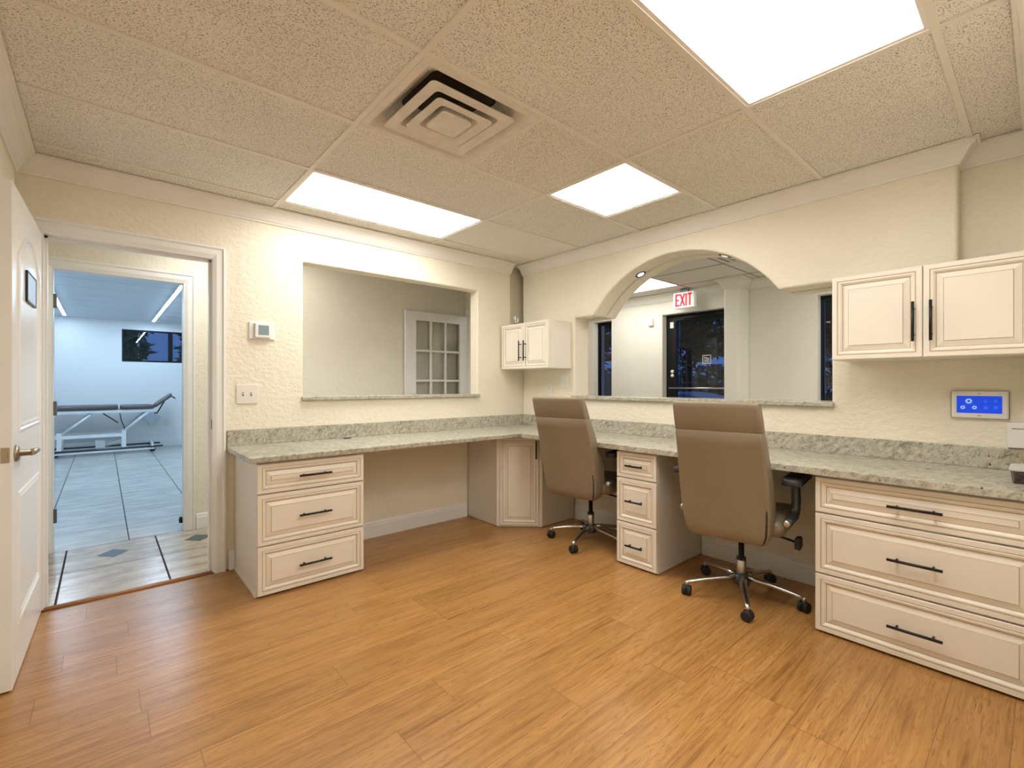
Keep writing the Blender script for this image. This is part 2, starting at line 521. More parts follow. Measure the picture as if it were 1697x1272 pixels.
def rect(a, b, c, d):
    return [(a, c), (b, c), (b, d), (a, d)]

ZC = 2.385
# ------------------------------------------------------------------ room shell
f = MB().box(-3.56, 0.0, -5.0, 0.0, -0.06, 0.0).build('floor', M['floor']); struct(f)
f = MB().box(-3.56, 0.02, 0.0, 1.185, -0.06, -0.002).build('floor_hall', M['tile']); struct(f)
for cx, cy in ((-3.148, 0.895), (-2.640, 0.895), (-2.13, 0.895)):
    q = MB(); q.prism([(cx - .088, cy), (cx, cy - .105), (cx + .088, cy), (cx, cy + .105)], XY(-0.004), 0, 0.0032)
    o = q.build('tile_inlay', M['inlay'], f); o['label'] = 'dark slate diamond set into the hall tiles'
f = MB().box(-5.6, -0.9, 1.185, 7.95, -0.06, -0.002).build('floor_treatment_room', M['tile2']); struct(f)
f = MB().box(0.02, 2.62, -4.2, 1.8, -0.06, -0.002).build('floor_lobby', M['tile']); struct(f)
# wood reducer strip at the hall threshold
q = MB(); q.loft([[(-3.45, -0.012, 0), (-3.45, -0.004, 0.010), (-3.45, 0.012, 0.014), (-3.45, 0.03, 0.010), (-3.45, 0.034, -0.001)],
                  [(-2.67, -0.012, 0), (-2.67, -0.004, 0.010), (-2.67, 0.012, 0.014), (-2.67, 0.03, 0.010), (-2.67, 0.034, -0.001)]])
struct(q.build('trim_threshold', plain('threshold_wood', (0.34, 0.14, 0.05), 0.35, var=0.1, vscale=20)))

# wall with the doorway and pass-through (plane y = 0)
T = ZC + .1
pA = [(-3.56, 0), (-3.46, 0), (-3.46, 2.02), (-2.66, 2.02), (-2.66, 0), (-1.35, 0), (-1.35, 1.09), (-2.128, 1.09), (-2.128, 2.075), (-1.35, 2.075), (-1.35, T), (-3.56, T)]
pB = [(-1.35, 0), (0.2, 0), (0.2, 1.765), (-0.165, 1.765), (-0.165, T), (-1.35, T), (-1.35, 2.075), (-0.572, 2.075), (-0.572, 1.09), (-1.35, 1.09)]
struct(MB().slab([pA, pB], XZ(0), 0, 0.12).build('wall_far', M['cream'], bevel=0.012, seg=3))
# shaded recess above the small cabinet
struct(MB().box(-0.19, 0.25, 0.10, 0.125, 1.74, ZC + .1).build('wall_recess', M['cream']))
# wall with the arch (plane x = 0)
arc = []
cy, hw, rise, zs = -1.645, 0.738, 0.388, 1.80
R = (hw * hw + rise * rise) / (2 * rise); a0 = math.asin(hw / R)
for i in range(41):
    a = -a0 + 2 * a0 * i / 40
    arc.append((cy - R * math.sin(a) , zs + rise - R + R * math.cos(a)))
top = arc[20]
pA = [(0.0, 0), (0.0, T), (top[0], T), top] + arc[19::-1] + [(-0.690, 1.80), (-0.690, 1.075), (top[0], 1.075), (top[0], 0)]
pB = [(top[0], 0), (top[0], 1.075), (-2.67, 1.075), (-2.67, 1.80)] + arc[:20:-1] + [top, (top[0], T), (-3.205, T), (-3.205, 1.745), (-3.56, 1.745), (-3.56, 0)]
struct(MB().slab([pA, pB], YZ(0), 0, 0.2).build('wall_right', M['cream'], bevel=0.014, seg=3))
pA = [(-0.02, 1.80), (-0.02, T), (top[0], T), top] + arc[19::-1] + [(-0.690, 1.80)]
pB = [top, (top[0], T), (-3.2, T), (-3.2, 1.80), (-2.67, 1.80)] + arc[:20:-1]
struct(MB().slab([pA, pB], YZ(0.17), 0, 0.145).build('wall_right_soffit', M['cream']))
struct(MB().box(0.10, 0.2, -3.56, -3.2, 1.70, ZC + .1).build('wall_right_recess', M['cream']))
# remaining walls of the office
struct(MB().box(-3.66, -3.545, -5.0, 0.12, 0, ZC + .1).build('wall_left', M['cream']))
struct(MB().box(-1.3, 0.2, -3.65, -3.505, 0, ZC + .1).build('wall_side', M['cream']))
struct(MB().box(-1.42, -1.3, -5.0, -3.505, 0, ZC + .1).build('wall_jog', M['cream']))
struct(MB().box(-3.66, -1.3, -5.1, -5.0, 0, ZC + .1).build('wall_behind', M['cream']))

# ---- suspended ceiling: grid of bars with tiles lying in it
XB = [-3.56, -2.340, -1.117, 0.12]
YB = [0.13, -0.228, -0.820, -1.423, -2.028, -2.640, -3.252, -3.864, -4.476, -5.0]
LIGHTS = {(1, 1): None, (1, 5): None}
tl = MB()
rnd = random.Random(4)
def tile(x0, x1, y0, y1, mi):
    tl.box(x0 + .004, x1 - .004, y0 + .004, y1 - .004, ZC + .007, ZC + .022, mi)
MIX = [0, 0, 1, 0, 2, 1]
for i in range(3):
    for j in range(9):
        x0, x1, y1, y0 = XB[i], XB[i + 1], YB[j], YB[j + 1]
        if (i, j) in ((1, 1), (1, 5), (1, 7)): continue
        if i == 1 and j == 3:
            tile(-1.728, x1, y0, y1, 2); continue
        if i == 2 and j == 3:
            tile(-0.507, x1, y0, y1, 2); continue
        mi = {(0, 1): 0, (0, 2): 0, (0, 3): 0, (1, 2): 0, (1, 4): 0, (2, 1): 1, (2, 2): 0, (2, 4): 2, (2, 5): 0, (2, 3): 2}.get((i, j), 0 if j else 2)
        tile(x0, x1, y0, y1, mi)
ceil = struct(tl.build('ceiling', [M['ctile'], M['ctile2'], M['ctile3']]))
g = MB()
B = 0.012
for x in XB[1:3]:
    g.box(x - B, x + B, -5.0, 0.13, ZC, ZC + .03)
g.box(-1.728 - B, -1.728 + B, YB[4] + B, YB[3] - B, ZC, ZC + .03)
g.box(-0.507 - B, -0.507 + B, YB[4] + B, YB[3] - B, ZC, ZC + .03)
for y in YB[1:-1]:
    for a, b in ((XB[0], XB[1] - B), (XB[1] + B, XB[2] - B), (XB[2] + B, XB[3])):
        g.box(a, b, y - B, y + B, ZC + .0004, ZC + .03)
struct(g.build('ceiling_grid', M['tbar'], ceil))
struct(MB().box(-3.7, 0.3, -5.1, 0.2, ZC + .09, ZC + .12).build('ceiling_deck', M['dark']))

# ---- crown moulding, baseboards, door casing
CR = [(0, -0.092), (0.012, -0.092), (0.016, -0.082), (0.024, -0.076), (0.034, -0.060), (0.052, -0.036), (0.068, -0.022), (0.080, -0.018), (0.084, -0.010), (0.098, -0.008), (0.098, 0.004), (0, 0.004)]
CR = [(a * 0.84, h) for a, h in CR]
def crown(name, path, mat='trim'):
    q = MB(); q.sweep(path, CR, XY(ZC)); return struct(q.build(name, M[mat]))
crown('trim_crown_left', [(-0.165, 0.0), (-3.545, 0.0), (-3.545, -5.0)])
crown('trim_crown_right', [(-1.3, -3.505), (0.10, -3.505), (0.10, -3.205), (0.0, -3.205), (0.0, -0.004)])
BBP = [(0, 0), (0.015, 0), (0.015, 0.095), (0.011, 0.100), (0.011, 0.112), (0.006, 0.122), (0, 0.125)]
def baseb(name, path):
    q = MB(); q.sweep(path, BBP, XY(0)); return struct(q.build(name, M['white']))
baseb('baseboard_far', [(-0.70, 0), (-1.93, 0)])
baseb('baseboard_door', [(-2.556, 0), (-2.59, 0)])
baseb('baseboard_right', [(0, -2.75), (0, -1.89)])
baseb('baseboard_corner', [(0, -1.58), (0, -0.705)])
baseb('baseboard_left', [(-3.545, -0.95), (-3.545, -4.9)])
CAS = [(0, 0), (0.0, 0.020), (0.012, 0.022), (0.020, 0.014), (0.050, 0.014), (0.060, 0.010), (0.070, 0.006), (0.070, 0)]
def casing(name, xl, xr, zt, y0, sgn=1):
    q = MB()
    # the profile's 22 mm bead is on the outside edge
    prof = [(0.078 - a, h) for a, h in reversed(CAS)]
    q.sweep([(xl, 0), (xl, zt), (xr, zt), (xr, 0)], prof, lambda u, v, h: (u, y0 - h * sgn, v))
    return struct(q.build(name, M['white']))
casing('trim_door_casing', -3.44, -2.686, 2.0, 0.0)
# jamb liner
q = MB(); q.box(-3.46, -3.44, -0.004, 0.124, 0, 2.0); q.box(-2.68, -2.66, -0.004, 0.124, 0, 2.0); q.box(-3.46, -2.66, -0.004, 0.124, 2.0, 2.02)
q.box(-2.692, -2.68, 0.045, 0.085, 0, 2.0); q.box(-3.44, -3.428, 0.045, 0.085, 0, 2.0); q.box(-3.44, -2.68, 0.045, 0.085, 1.988, 2.0)
jm = struct(q.build('trim_door_jamb', M['white']))
o = MB().box(-2.6815, -2.679, 0.006, 0.03, 0.915, 0.975).build('strike_plate', M['hinge'], jm)

# ---- hall
struct(MB().prism([(-3.56, 0), (-3.49, 0), (-3.49, 2.05), (-2.685, 2.05), (-2.685, 0), (0.2, 0), (0.2, ZC + .1), (-3.56, ZC + .1)], XZ(1.17), 0, 0.10).build('wall_hall', M['hallwall'], bevel=0.004))
struct(MB().box(-3.66, -3.56, 0.12, 1.27, 0, ZC + .1).build('wall_hall_left', M['hallwall']))
struct(MB().prism(rect(0.12, 1.17, 0, ZC + .1), YZ(0.13), 0, 0.07, [rect(0.24, 1.09, 0.002, 2.03)]).build('wall_hall_end', M['hallwall']))
struct(MB().box(-3.66, 0.2, 0.12, 1.27, 2.42, 2.46).build('ceiling_hall', M['ctile2']))
casing('trim_hall_casing', -3.47, -2.705, 2.03, 1.17)
q = MB(); q.box(-3.49, -3.47, 1.166, 1.274, 0, 2.03); q.box(-2.705, -2.685, 1.166, 1.274, 0, 2.03); q.box(-3.49, -2.685, 1.166, 1.274, 2.03, 2.05)
jm = struct(q.build('trim_hall_jamb', M['white']))
for z in (1.80, 1.03, 0.26):
    MB().box(-3.472, -3.452, 1.168, 1.21, z - .05, z + .05).build('hinge', M['hinge'], jm, bevel=0.003)
MB().lathe([(0.012, 0), (0.014, 0.03), (0.009, 0.05)], (-2.715, 1.255, 0.05), 10).build('door_bumper', M['blackp'], jm)
q = MB(); q.sweep([(0.05, 1.17), (-2.62, 1.17)], BBP, XY(0)); struct(q.build('baseboard_hall', M['white']))
q = MB(); q.sweep([(1.09, 0), (1.09, 2.03), (0.24, 2.03), (0.24, 0)], [(-0.07 + 0.0, 0), (-0.07, 0.02), (0, 0.012), (0, 0)][::-1], lambda u, v, h: (0.13 - h, u, v))
struct(q.build('trim_hall_end_casing', M['white']))

# ---- treatment room beyond the hall
wx0, wx1, wz0, wz1 = -2.935, -1.55, 1.63, 2.235
struct(MB().prism(rect(-5.6, -0.9, 0, 2.6), XZ(7.85), 0, 0.12, [rect(wx0, wx1, wz0, wz1)]).build('wall_treatment_far', M['coolwall']))
struct(MB().box(-5.7, -5.6, 1.27, 7.97, 0, 2.6).build('wall_treatment_left', M['coolwall']))
struct(MB().box(-0.9, -0.8, 1.27, 7.97, 0, 2.6).build('wall_treatment_right', M['coolwall']))
struct(MB().prism([(-5.7, 0), (-3.56, 0), (-3.56, 2.6), (-5.7, 2.6)], XZ(1.17), 0, 0.1).build('wall_treatment_near', M['coolwall']))
struct(MB().box(-3.56, -3.47, 1.271, 1.276, 0, 2.6).build('trim_treatment_left', M['white']))
q = MB()
yy = 1.27
while yy < 7.9:
    q.box(-5.6, -0.9, yy + .007, min(yy + .596, 7.9), 2.40, 2.43); yy += 0.606
q.box(-5.7, -0.8, 1.2, 7.97, 2.428, 2.46, 1)
struct(q.build('ceiling_treatment', [M['coolceil'], M['dark']]))
q = MB(); q.sweep([(-0.9, 7.85), (-5.6, 7.85)], [(a, h * 1.25) for a, h in BBP], XY(0)); struct(q.build('baseboard_treatment', M['coolwall']))
w = struct(MB().prism(rect(wx0, wx1, wz0, wz1), XZ(7.855), 0, 0.06, [rect(wx0 + .035, -2.235, wz0 + .03, wz1 - .03), rect(-2.165, wx1 - .035, wz0 + .03, wz1 - .03)]).build('window_1', M['bframe']))
MB().box(wx0 + .03, wx1 - .03, 7.885, 7.890, wz0 + .02, wz1 - .02).build('window_pane', M['glass'], w)

# ---- lobby beyond the arch
LX = 2.35
def lob(name, y0, y1, holes=()):
    pass
struct(MB().prism([(1.8, 0), (1.8, ZC + .1), (-4.2, ZC + .1), (-4.2, 0), (-1.14, 0), (-1.14, 2.115), (-0.160, 2.115), (-0.160, 0)], YZ(LX), 0, 0.26,
       [rect(0.66, 0.985, 0.3, 2.13), rect(-3.0, -1.940, 0.3, 2.125)]).build('wall_lobby_far', M['lobbywall'], bevel=0.008))
struct(MB().box(0.2, 2.62, 1.8, 1.9, 0, ZC + .1).build('wall_lobby_left', M['lobbywall']))
struct(MB().box(0.2, 2.62, -4.3, -4.2, 0, ZC + .1).build('wall_lobby_right', M['lobbywall']))
struct(MB().box(0.16, 0.2, 0.0, 0.12, 0, ZC + .1).build('wall_lobby_return', M['lobbywall']))
struct(MB().box(0.13, 0.2, 1.17, 1.8, 0, ZC + .1).build('wall_lobby_near', M['lobbywall']))
struct(MB().box(0.0, 0.2, -4.2, -3.56, 0, ZC + .1).build('wall_lobby_side', M['lobbywall']))
struct(MB().box(2.06, LX, -1.26, -1.10, 0, ZC + .1).build('wall_lobby_pilaster', M['lobbywall'], bevel=0.02, seg=3))
q = MB()
LXB = [0.2, 0.78, 1.395, 2.01, 2.62]; LYB = [1.8, 0.68, -0.60, -1.40, -2.62, -3.84, -4.2]
for i in range(4):
    for j in range(6):
        if i == 2 and j == 1:
            continue
        q.box(LXB[i] + .008, LXB[i + 1] - .008, LYB[j + 1] + .008, LYB[j] - .008, ZC + .006, ZC + .02)
cl = struct(q.build('ceiling_lobby', M['ltile']))
q = MB()
for x in LXB[1:4]: q.box(x - .008, x + .008, -4.2, 1.8, ZC + .004, ZC + .03)
for y in LYB[1:6]: q.box(0.2, 2.62, y - .008, y + .008, ZC + .005, ZC + .03)
struct(q.build('ceiling_grid', M['slot'], cl))
struct(MB().box(0.15, 2.7, -4.3, 1.9, ZC + .09, ZC + .12).build('ceiling_lobby_deck', M['dark']))
CRL = [(a * 0.95, h * 1.15) for a, h in CR]
q = MB(); q.sweep([(LX, -4.2), (LX, -1.26), (2.06, -1.26), (2.06, -1.10), (LX, -1.10), (LX, 1.8)], CRL, XY(ZC)); struct(q.build('trim_crown_lobby', M['lobbywall']))

def shop_window(name, y0, y1, z0, z1):
    w = struct(MB().prism(rect(y0, y1, z0, z1), YZ(LX + .10), 0, 0.06, [rect(y0 + .02, y1 - .02, z0 + .04, z1 - .04)]).build(name, M['bframe']))
    MB().box(LX + .125, LX + .130, y0 + .015, y1 - .015, z0 + .03, z1 - .03).build('window_pane', M['dglass'], w)
shop_window('window_2', 0.66, 0.985, 0.3, 2.13)
shop_window('window_3', -3.0, -1.940, 0.3, 2.125)

# ------------------------------------------------------------------ doors
# the office door standing open against the left
d1 = struct(thing('door_1', 'white panelled office door standing open at left', 'door', (-3.447, -0.004, 0), math.radians(-1.6)))
q = MB(); q.box(-0.038, 0.0, -0.835, -0.004, 0.008, 2.0)
q.build('door_leaf', M['white'], d1, bevel=0.002)
def moulding(pts, name):
    prof = [(-0.020, 0.0), (-0.016, 0.005), (-0.006, 0.007), (0.0, 0.001), (0.010, 0.006), (0.018, 0.002), (0.022, 0.0)]
    q = MB(); q.sweep(pts, prof, lambda u, v, h: (h, u, v), closed=True)
    return q.build(name, M['white'], d1)
ya, yb = -0.70, -0.14
archp = [(yb - (yb - ya) * i / 16, 1.73 + 0.115 * math.sin(PI * i / 16)) for i in range(17)]
moulding([(ya, 1.02), (yb, 1.02)] + archp, 'upper_panel')
moulding([(ya, 0.24), (yb, 0.24), (yb, 0.74), (ya, 0.74)], 'lower_panel')
hd = MB(); hd.lathe([(0.034, 0), (0.034, 0.006), (0.026, 0.012), (0.013, 0.014), (0.012, 0.045)], (0.0, -0.77, 0.925), 18, axis='x')
hd.tube([(0.045, -0.775, 0.925), (0.050, -0.75, 0.926), (0.052, -0.70, 0.925), (0.050, -0.645, 0.921)], [0.013, 0.013, 0.011, 0.010], 12)
hd.build('door_handle', M['nickel'], d1)
q = MB(); q.box(-0.0315, -0.0065, -0.8370, -0.834, 0.895, 0.955); q.box(-0.026, -0.012, -0.845, -0.836, 0.912, 0.938, 0)
q.build('latch_plate', M['nickel'], d1, bevel=0.003)
pl = MB().box(0.001, 0.007, -0.52, -0.27, 1.575, 1.70).build('name_plate', plain('plate_blue_grey', (0.36, 0.42, 0.50), 0.35), d1)
q = MB()
q.box(0.001, 0.0085, -0.526, -0.518, 1.569, 1.706); q.box(0.001, 0.0085, -0.272, -0.264, 1.569, 1.706); q.box(0.001, 0.0085, -0.526, -0.264, 1.569, 1.577); q.box(0.001, 0.0085, -0.526, -0.264, 1.698, 1.706)
q.build('plate_border', M['blackp'], pl)

# glazed door folded back against the hall wall
d2 = struct(thing('door_2', 'white fifteen-lite glazed door folded back in the hall', 'door', (0.122, 1.105, 0)))
X0, X1 = -0.838, 0.0
q = MB(); q.box(X0, X0 + .126, 0, .04, 0.01, 2.015); q.box(X1 - .126, X1, 0, .04, 0.01, 2.015)
q.box(X0 + .126, X1 - .126, 0, .04, 1.915, 2.015); q.box(X0 + .126, X1 - .126, 0, .04, 0.01, 0.24)
q.build('frame', M['white'], d2)
q = MB()
gx0, gx1, gz0, gz1 = X0 + .126, X1 - .126, 0.24, 1.915
for k in (1, 2):
    x = gx0 + (gx1 - gx0) * k / 3; q.box(x - .012, x + .012, .004, .036, gz0, gz1)
for k in range(1, 5):
    z = gz0 + (gz1 - gz0) * k / 5; q.box(gx0, gx1, .0045, .0355, z - .012, z + .012)
q.build('muntins', M['white'], d2)
MB().box(gx0 - .004, gx1 + .004, .018, .022, gz0, gz1).build('pane', M['glass'], d2)

# glazed exit door in the lobby
d3 = struct(thing('door_3', 'black framed glass exit door at night', 'door', (LX + .10, 0, 0)))
q = MB().prism(rect(-1.14, -0.160, 0, 2.112), lambda u, v, d: (d, u, v), 0, 0.06, [rect(-1.04, -0.30, 0.12, 2.035)])
q.build('frame', M['bframe'], d3, bevel=0.003)
MB().box(.028, .034, -1.05, -0.33, 0.11, 2.04).build('pane', M['dglass'], d3)
q = MB(); q.tube([(-0.05, -0.23, 1.155), (-0.05, -1.12, 1.155)], 0.011, 8); q.box(-0.05, 0.0, -0.24, -0.22, 1.145, 1.165); q.box(-0.05, 0.0, -1.12, -1.10, 1.145, 1.165)
q.build('push_bar', M['chrome'], d3)
for z in (1.372, 1.318):
    MB().lathe([(0.022, 0.0), (0.022, -0.012), (0.012, -0.018)], (0.0, -0.25, z), 14, axis='x').build('lock_cylinder', M['plastic'], d3)
MB().box(-0.02, 0.0, -0.40, -1.0, 2.05, 2.08).build('door_closer', M['bframe'], d3, bevel=0.005)
MB().box(-0.024, 0.0, -0.275, -0.225, 1.94, 2.02).build('door_contact', M['plastic'], d3, bevel=0.004)
# little square decal on the glass
dq = MB()
DY, DZ, S = -0.70, 1.515, 0.055
for a, b, c, d in ((-S, S, S - .008, S), (-S, S, -S, -S + .008), (-S, -S + .008, -S, S), (S - .008, S, -S, S)):
    dq.box(.0255, .0275, DY + a, DY + b, DZ + c, DZ + d)
for a, b, c, d in ((-.034, -.012, .024, .031), (-.026, -.020, .002, .031), (-.008, -.003, .002, .031), (-.003, .008, .014, .019), (.008, .013, .002, .019), (.017, .034, .014, .019), (.017, .022, .002, .019), (.017, .034, .002, .006),
                   (-.034, .034, -.014, -.006), (-.034, .034, -.034, -.026)):
    dq.box(.0255, .0275, DY - a, DY - b, DZ + c, DZ + d)
dq.build('decal', M['ghost'], d3)

# ------------------------------------------------------------------ cabinets
def front_mesh(w, h, x0, z0):
    """raised-panel slab facing -y, front plane at y=0, thickness 20 mm"""
    fw = 0.034
    prof = [(0.0, 0.020, 0), (0.0, 0.0025, 0), (0.0025, 0.0, 0), (fw - .012, 0.0, 0), (fw - .009, 0.0030, 1), (fw - .006, 0.0004, 0), (fw, 0.0010, 0), (fw + .005, 0.0050, 0), (fw + .009, 0.0115, 0),
            (fw + .012, 0.0125, 1), (fw + .015, 0.0115, 0), (fw + .035, 0.0035, 0), (fw + .0375, 0.0012, 1), (fw + .039, 0.0012, 0)]
    lim = (min(w, h) / 2 - 0.010) / (fw + .039)
    sc = min(1.0, lim)
    rings, mi = [], []
    for ins, y, m in prof:
        i = ins * sc
        rings.append([(x0 + i, y, z0 + i), (x0 + w - i, y, z0 + i), (x0 + w - i, y, z0 + h - i), (x0 + i, y, z0 + h - i)])
        mi.append(m)
    q = MB(); q.loft(rings, True, True, mi[1:], False)
    return q

def handle_mesh(cx, cz, length, vertical=False):
    q = MB(); hl = length / 2; pp = hl * 0.66
    ax = (lambda t, y: (cx, y, cz + t)) if vertical else (lambda t, y: (cx + t, y, cz))
    r = 0.0062
    n = 12
    q.tube([ax(-hl, -.032), ax(hl, -.032)], r, n)
    for t in (-pp, pp):
        q.tube([ax(t, 0.001), ax(t, -.030)], 0.0048, 8)
    return q

def cabinet(name, label, loc, rz, w, depth, z0, z1, fronts, side_base=False, body_mat='cab', cat='cabinet'):
    t = thing(name, label, cat, loc, rz)
    q = MB(); q.box(0, w, 0.021, depth, z0, z1)
    q.build('carcass', M[body_mat], t, bevel=0.0015)
    if side_base:
        MB().box(-0.006, 0.0, 0.03, depth - .01, 0.0, 0.022).build('base_strip', M['cab'], t)
    for kind, x0, x1, a, b, hx, hz, hl, vert in fronts:
        o = front_mesh(x1 - x0, b - a, x0, a).build(kind, [M['cab'], M['glaze']], t)
        handle_mesh(hx, hz, hl, vert).build('handle', M['black'], o)
    return t

def drawers(w, hl):
    c = w / 2
    return [('drawer', 0.001, w - .001, 0.5850, 0.752, c, 0.668, hl, False), ('drawer', 0.001, w - .001, 0.2920, 0.5770, c, 0.436, hl, False), ('drawer', 0.001, w - .001, 0.012, 0.2840, c, 0.145, hl, False)]

cabinet('drawer_cabinet', 'cream three-drawer base cabinet beside the open doorway', (-2.555, -0.597, 0), 0, 0.618, 0.58, 0.004, 0.764, drawers(0.618, 0.186), True, 'cabin')
cabinet('drawer_cabinet', 'narrow cream three-drawer base cabinet between the two desk chairs', (-0.592, -1.583, 0), -PI / 2, 0.302, 0.575, 0.004, 0.764, drawers(0.302, 0.126), False, 'cabin')
cabinet('drawer_cabinet', 'wide cream three-drawer base cabinet under the wall control panel', (-0.592, -2.752, 0), -PI / 2, 0.747, 0.575, 0.004, 0.764, drawers(0.747, 0.182), False, 'cabin')

# diagonal corner base cabinet
t = thing('corner_cabinet', 'cream corner base cabinet with one door set diagonally under the countertop', 'cabinet')
p0, p1 = Vector((-0.690, -0.425)), Vector((-0.420, -0.700))
q = MB(); q.prism([(-0.690, -0.017), (-0.690, -0.425), (-0.420, -0.700), (-0.017, -0.700), (-0.017, -0.017)], XY(0), 0.004, 0.764)
q.build('carcass', M['cabin'], t, bevel=0.001)
dv = (p1 - p0); wd = dv.length; ang = math.atan2(dv.y, dv.x)
def on_diag(q):
    m = Matrix.Translation((p0.x, p0.y, 0)) @ Matrix.Rotation(ang, 4, 'Z') @ Matrix.Translation((0, -0.021, 0))
    q.v = [tuple(m @ Vector(p)) for p in q.v]; return q
MB_f = MB(); MB_f.box(0.0, wd, 0.012, 0.0208, 0.004, 0.764)
on_diag(MB_f).build('face_frame', M['cab'], t)
o = on_diag(front_mesh(wd - .056, 0.735, 0.028, 0.018)).build('door', [M['cab'], M['glaze']], t)
on_diag(handle_mesh(wd - .050, 0.655, 0.15, True)).build('handle', M['black'], o)

# wall cabinets
def wall_cab(label, loc, w, h, doors, hl, depth):
    fr = []
    for k in range(doors):
        a, b = w * k / doors + .0015, w * (k + 1) / doors - .0015
        left = (k % 2 == 0)
        fr.append(('door', a, b, 0.002, h - .002, (b - .030) if left else (a + .030), h * (0.43 if h > 0.43 else 0.39), hl, True))
    return cabinet('wall_cabinet', label, loc, -PI / 2, w, depth, 0.0, h, fr)
wall_cab('small cream two-door wall cabinet in the corner left of the arch', (-0.302, -0.022, 1.345), 0.632, 0.422, 2, 0.185, 0.300)
wall_cab('large cream two-door wall cabinet above the wall control panel', (-0.332, -2.755, 1.327), 0.722, 0.430, 2, 0.185, 0.330)

# ------------------------------------------------------------------ countertop, ledges
t = thing('countertop', 'L-shaped speckled green-grey granite countertop with backsplash along both walls', 'countertop')
q = MB(); q.prism([(-2.603, -0.002), (-2.603, -0.636), (-0.600, -0.636), (-0.625, -0.662), (-0.630, -3.500), (-0.002, -3.500), (-0.002, -0.002)], XY(0), 0.766, 0.800)
q.build('slab', M['granite'], t, bevel=0.006, seg=3)
q = MB(); q.box(-2.600, -0.002, -0.020, -0.0015, 0.8002, 0.903); q.box(-0.020, -0.0015, -3.499, -0.0205, 0.8002, 0.903)
q.build('backsplash', M['granite'], t, bevel=0.002)
MB().lathe([(0.030, 0), (0.030, 0.004), (0.024, 0.005)], (-1.835, -0.065, 0.7995), 20).build('cable_grommet', M['blackp'], t)
tag(MB().box(-2.140, -0.560, -0.028, 0.150, 1.086, 1.114).build('granite_ledge', M['granite'], bevel=0.005, seg=3), 'granite ledge along the bottom of the rectangular pass-through', 'ledge')
tag(MB().box(-0.034, 0.235, -2.684, -0.678, 1.071, 1.099).build('granite_ledge', M['granite'], bevel=0.005, seg=3), 'granite ledge along the bottom of the arched opening', 'ledge')

# ------------------------------------------------------------------ ceiling lights and vent
def ceiling_light(label, x0, x1, y0, y1, z=ZC, group=None, name='ceiling_light', lamp='panel'):
    t = thing(name, label, 'ceiling light', ((x0 + x1) / 2, (y0 + y1) / 2, z), 0, group)
    hx, hy = (x1 - x0) / 2, (y1 - y0) / 2
    q = MB(); e = .014
    q.box(-hx, hx, -hy, -hy + e, .004, .02); q.box(-hx, hx, hy - e, hy, .004, .02)
    q.box(-hx, -hx + e, -hy + e, hy - e, .004, .02); q.box(hx - e, hx, -hy + e, hy - e, .004, .02)
    q.build('frame', M['trim'], t)
    MB().box(-hx + e, hx - e, -hy + e, hy - e, .008, .018).build('diffuser', M[lamp], t)
    return t
b = .0125
ceiling_light('long glowing ceiling panel above the rectangular pass-through', XB[1] + b, XB[2] - b, YB[2] + b, YB[1] - b)
ceiling_light('square glowing ceiling panel nearest the arch', XB[2] + b, -0.507 - b, YB[4] + b, YB[3] - b)
ceiling_light('large glowing ceiling panel at the top of the view beyond the vent', XB[1] + b, XB[2] - b, YB[6] + b, YB[5] - b)
ceiling_light('long glowing ceiling panel added unseen behind the viewer as fill light', XB[1] + b, XB[2] - b, YB[8] + b, YB[7] - b)  # unseen panel added as fill light from behind the camera
ceiling_light('glowing ceiling panel of the hall beside the doorway', -2.75, -1.85, 0.36, 0.94, 2.40, lamp='hallpanel')
ceiling_light('glowing ceiling panel in the lobby seen through the arch', LXB[2] + .01, LXB[3] - .01, LYB[2] + .01, LYB[1] - .01, lamp='lobbypanel')
ceiling_light('unseen ceiling panel added to light the lobby right of the arch', LXB[1] + .01, LXB[2] - .01, -2.60, -1.98, ZC - .006, lamp='lobbypanel')  # out of view, added to light the lobby
ceiling_light('unseen ceiling panel added to brighten the right end of the lobby', LXB[2] + .01, LXB[3] - .01, LYB[5] + .01, LYB[4] - .01, ZC - .006, lamp='lobbypanel')  # another unseen panel, put in to even out the lobby light

v = thing('ceiling_vent', 'square beige ceiling air vent of nested rings among the ceiling tiles', 'vent', ((-2.340 - 1.728) / 2, (YB[3] + YB[4]) / 2, ZC))
def sq(h, z, r=0.0, n=5):
    r = max(r, .004); pts = []
    for cx, cy, a in ((1, 1, 0), (-1, 1, 90), (-1, -1, 180), (1, -1, 270)):
        for i in range(n):
            t = math.radians(a + 90 * i / (n - 1))
            pts.append((cx * (h - r) + r * math.cos(t), cy * (h - r) + r * math.sin(t), z))
    return pts
q = MB(); q.loft([sq(.294, .002), sq(.294, -.003), sq(.262, -.003, .012), sq(.250, .006, .02), sq(.222, .030, .04), sq(.196, .062, .05), sq(.165, .085, .05)], False, False, sm=False)
q.build('outer_frame', M['vent'], v)
for (ho, hi, z) in ((.214, .150, -.012), (.143, .088, -.018)):
    q = MB(); q.loft([sq(hi - .045, z + .074, .02), sq(ho - .02, z + .018, .02), sq(ho, z + .004, .02), sq(ho, z, .02), sq(ho - .006, z, .02), sq(hi + .012, z + .006, .02), sq(hi - .012, z + .045, .02), sq(hi - .040, z + .072, .02)], False, False, sm=False)
    q.build('louver_ring', M['vent'], v)
q = MB(); q.loft([sq(.050, .045, .02), sq(.068, .002, .02), sq(.077, -.016, .015), sq(.075, -.022, .015), sq(.064, -.023, .01)], True, True, sm=False)
q.lathe([(.004, -.0265), (.004, -.022)], (0, 0, 0), 8)
q.build('center_plate', M['vent'], v)
q = MB(); q.loft([sq(.166, .084, .05), sq(.166, .098, .05)], False, True, sm=False); q.build('duct_box', M['duct'], v)

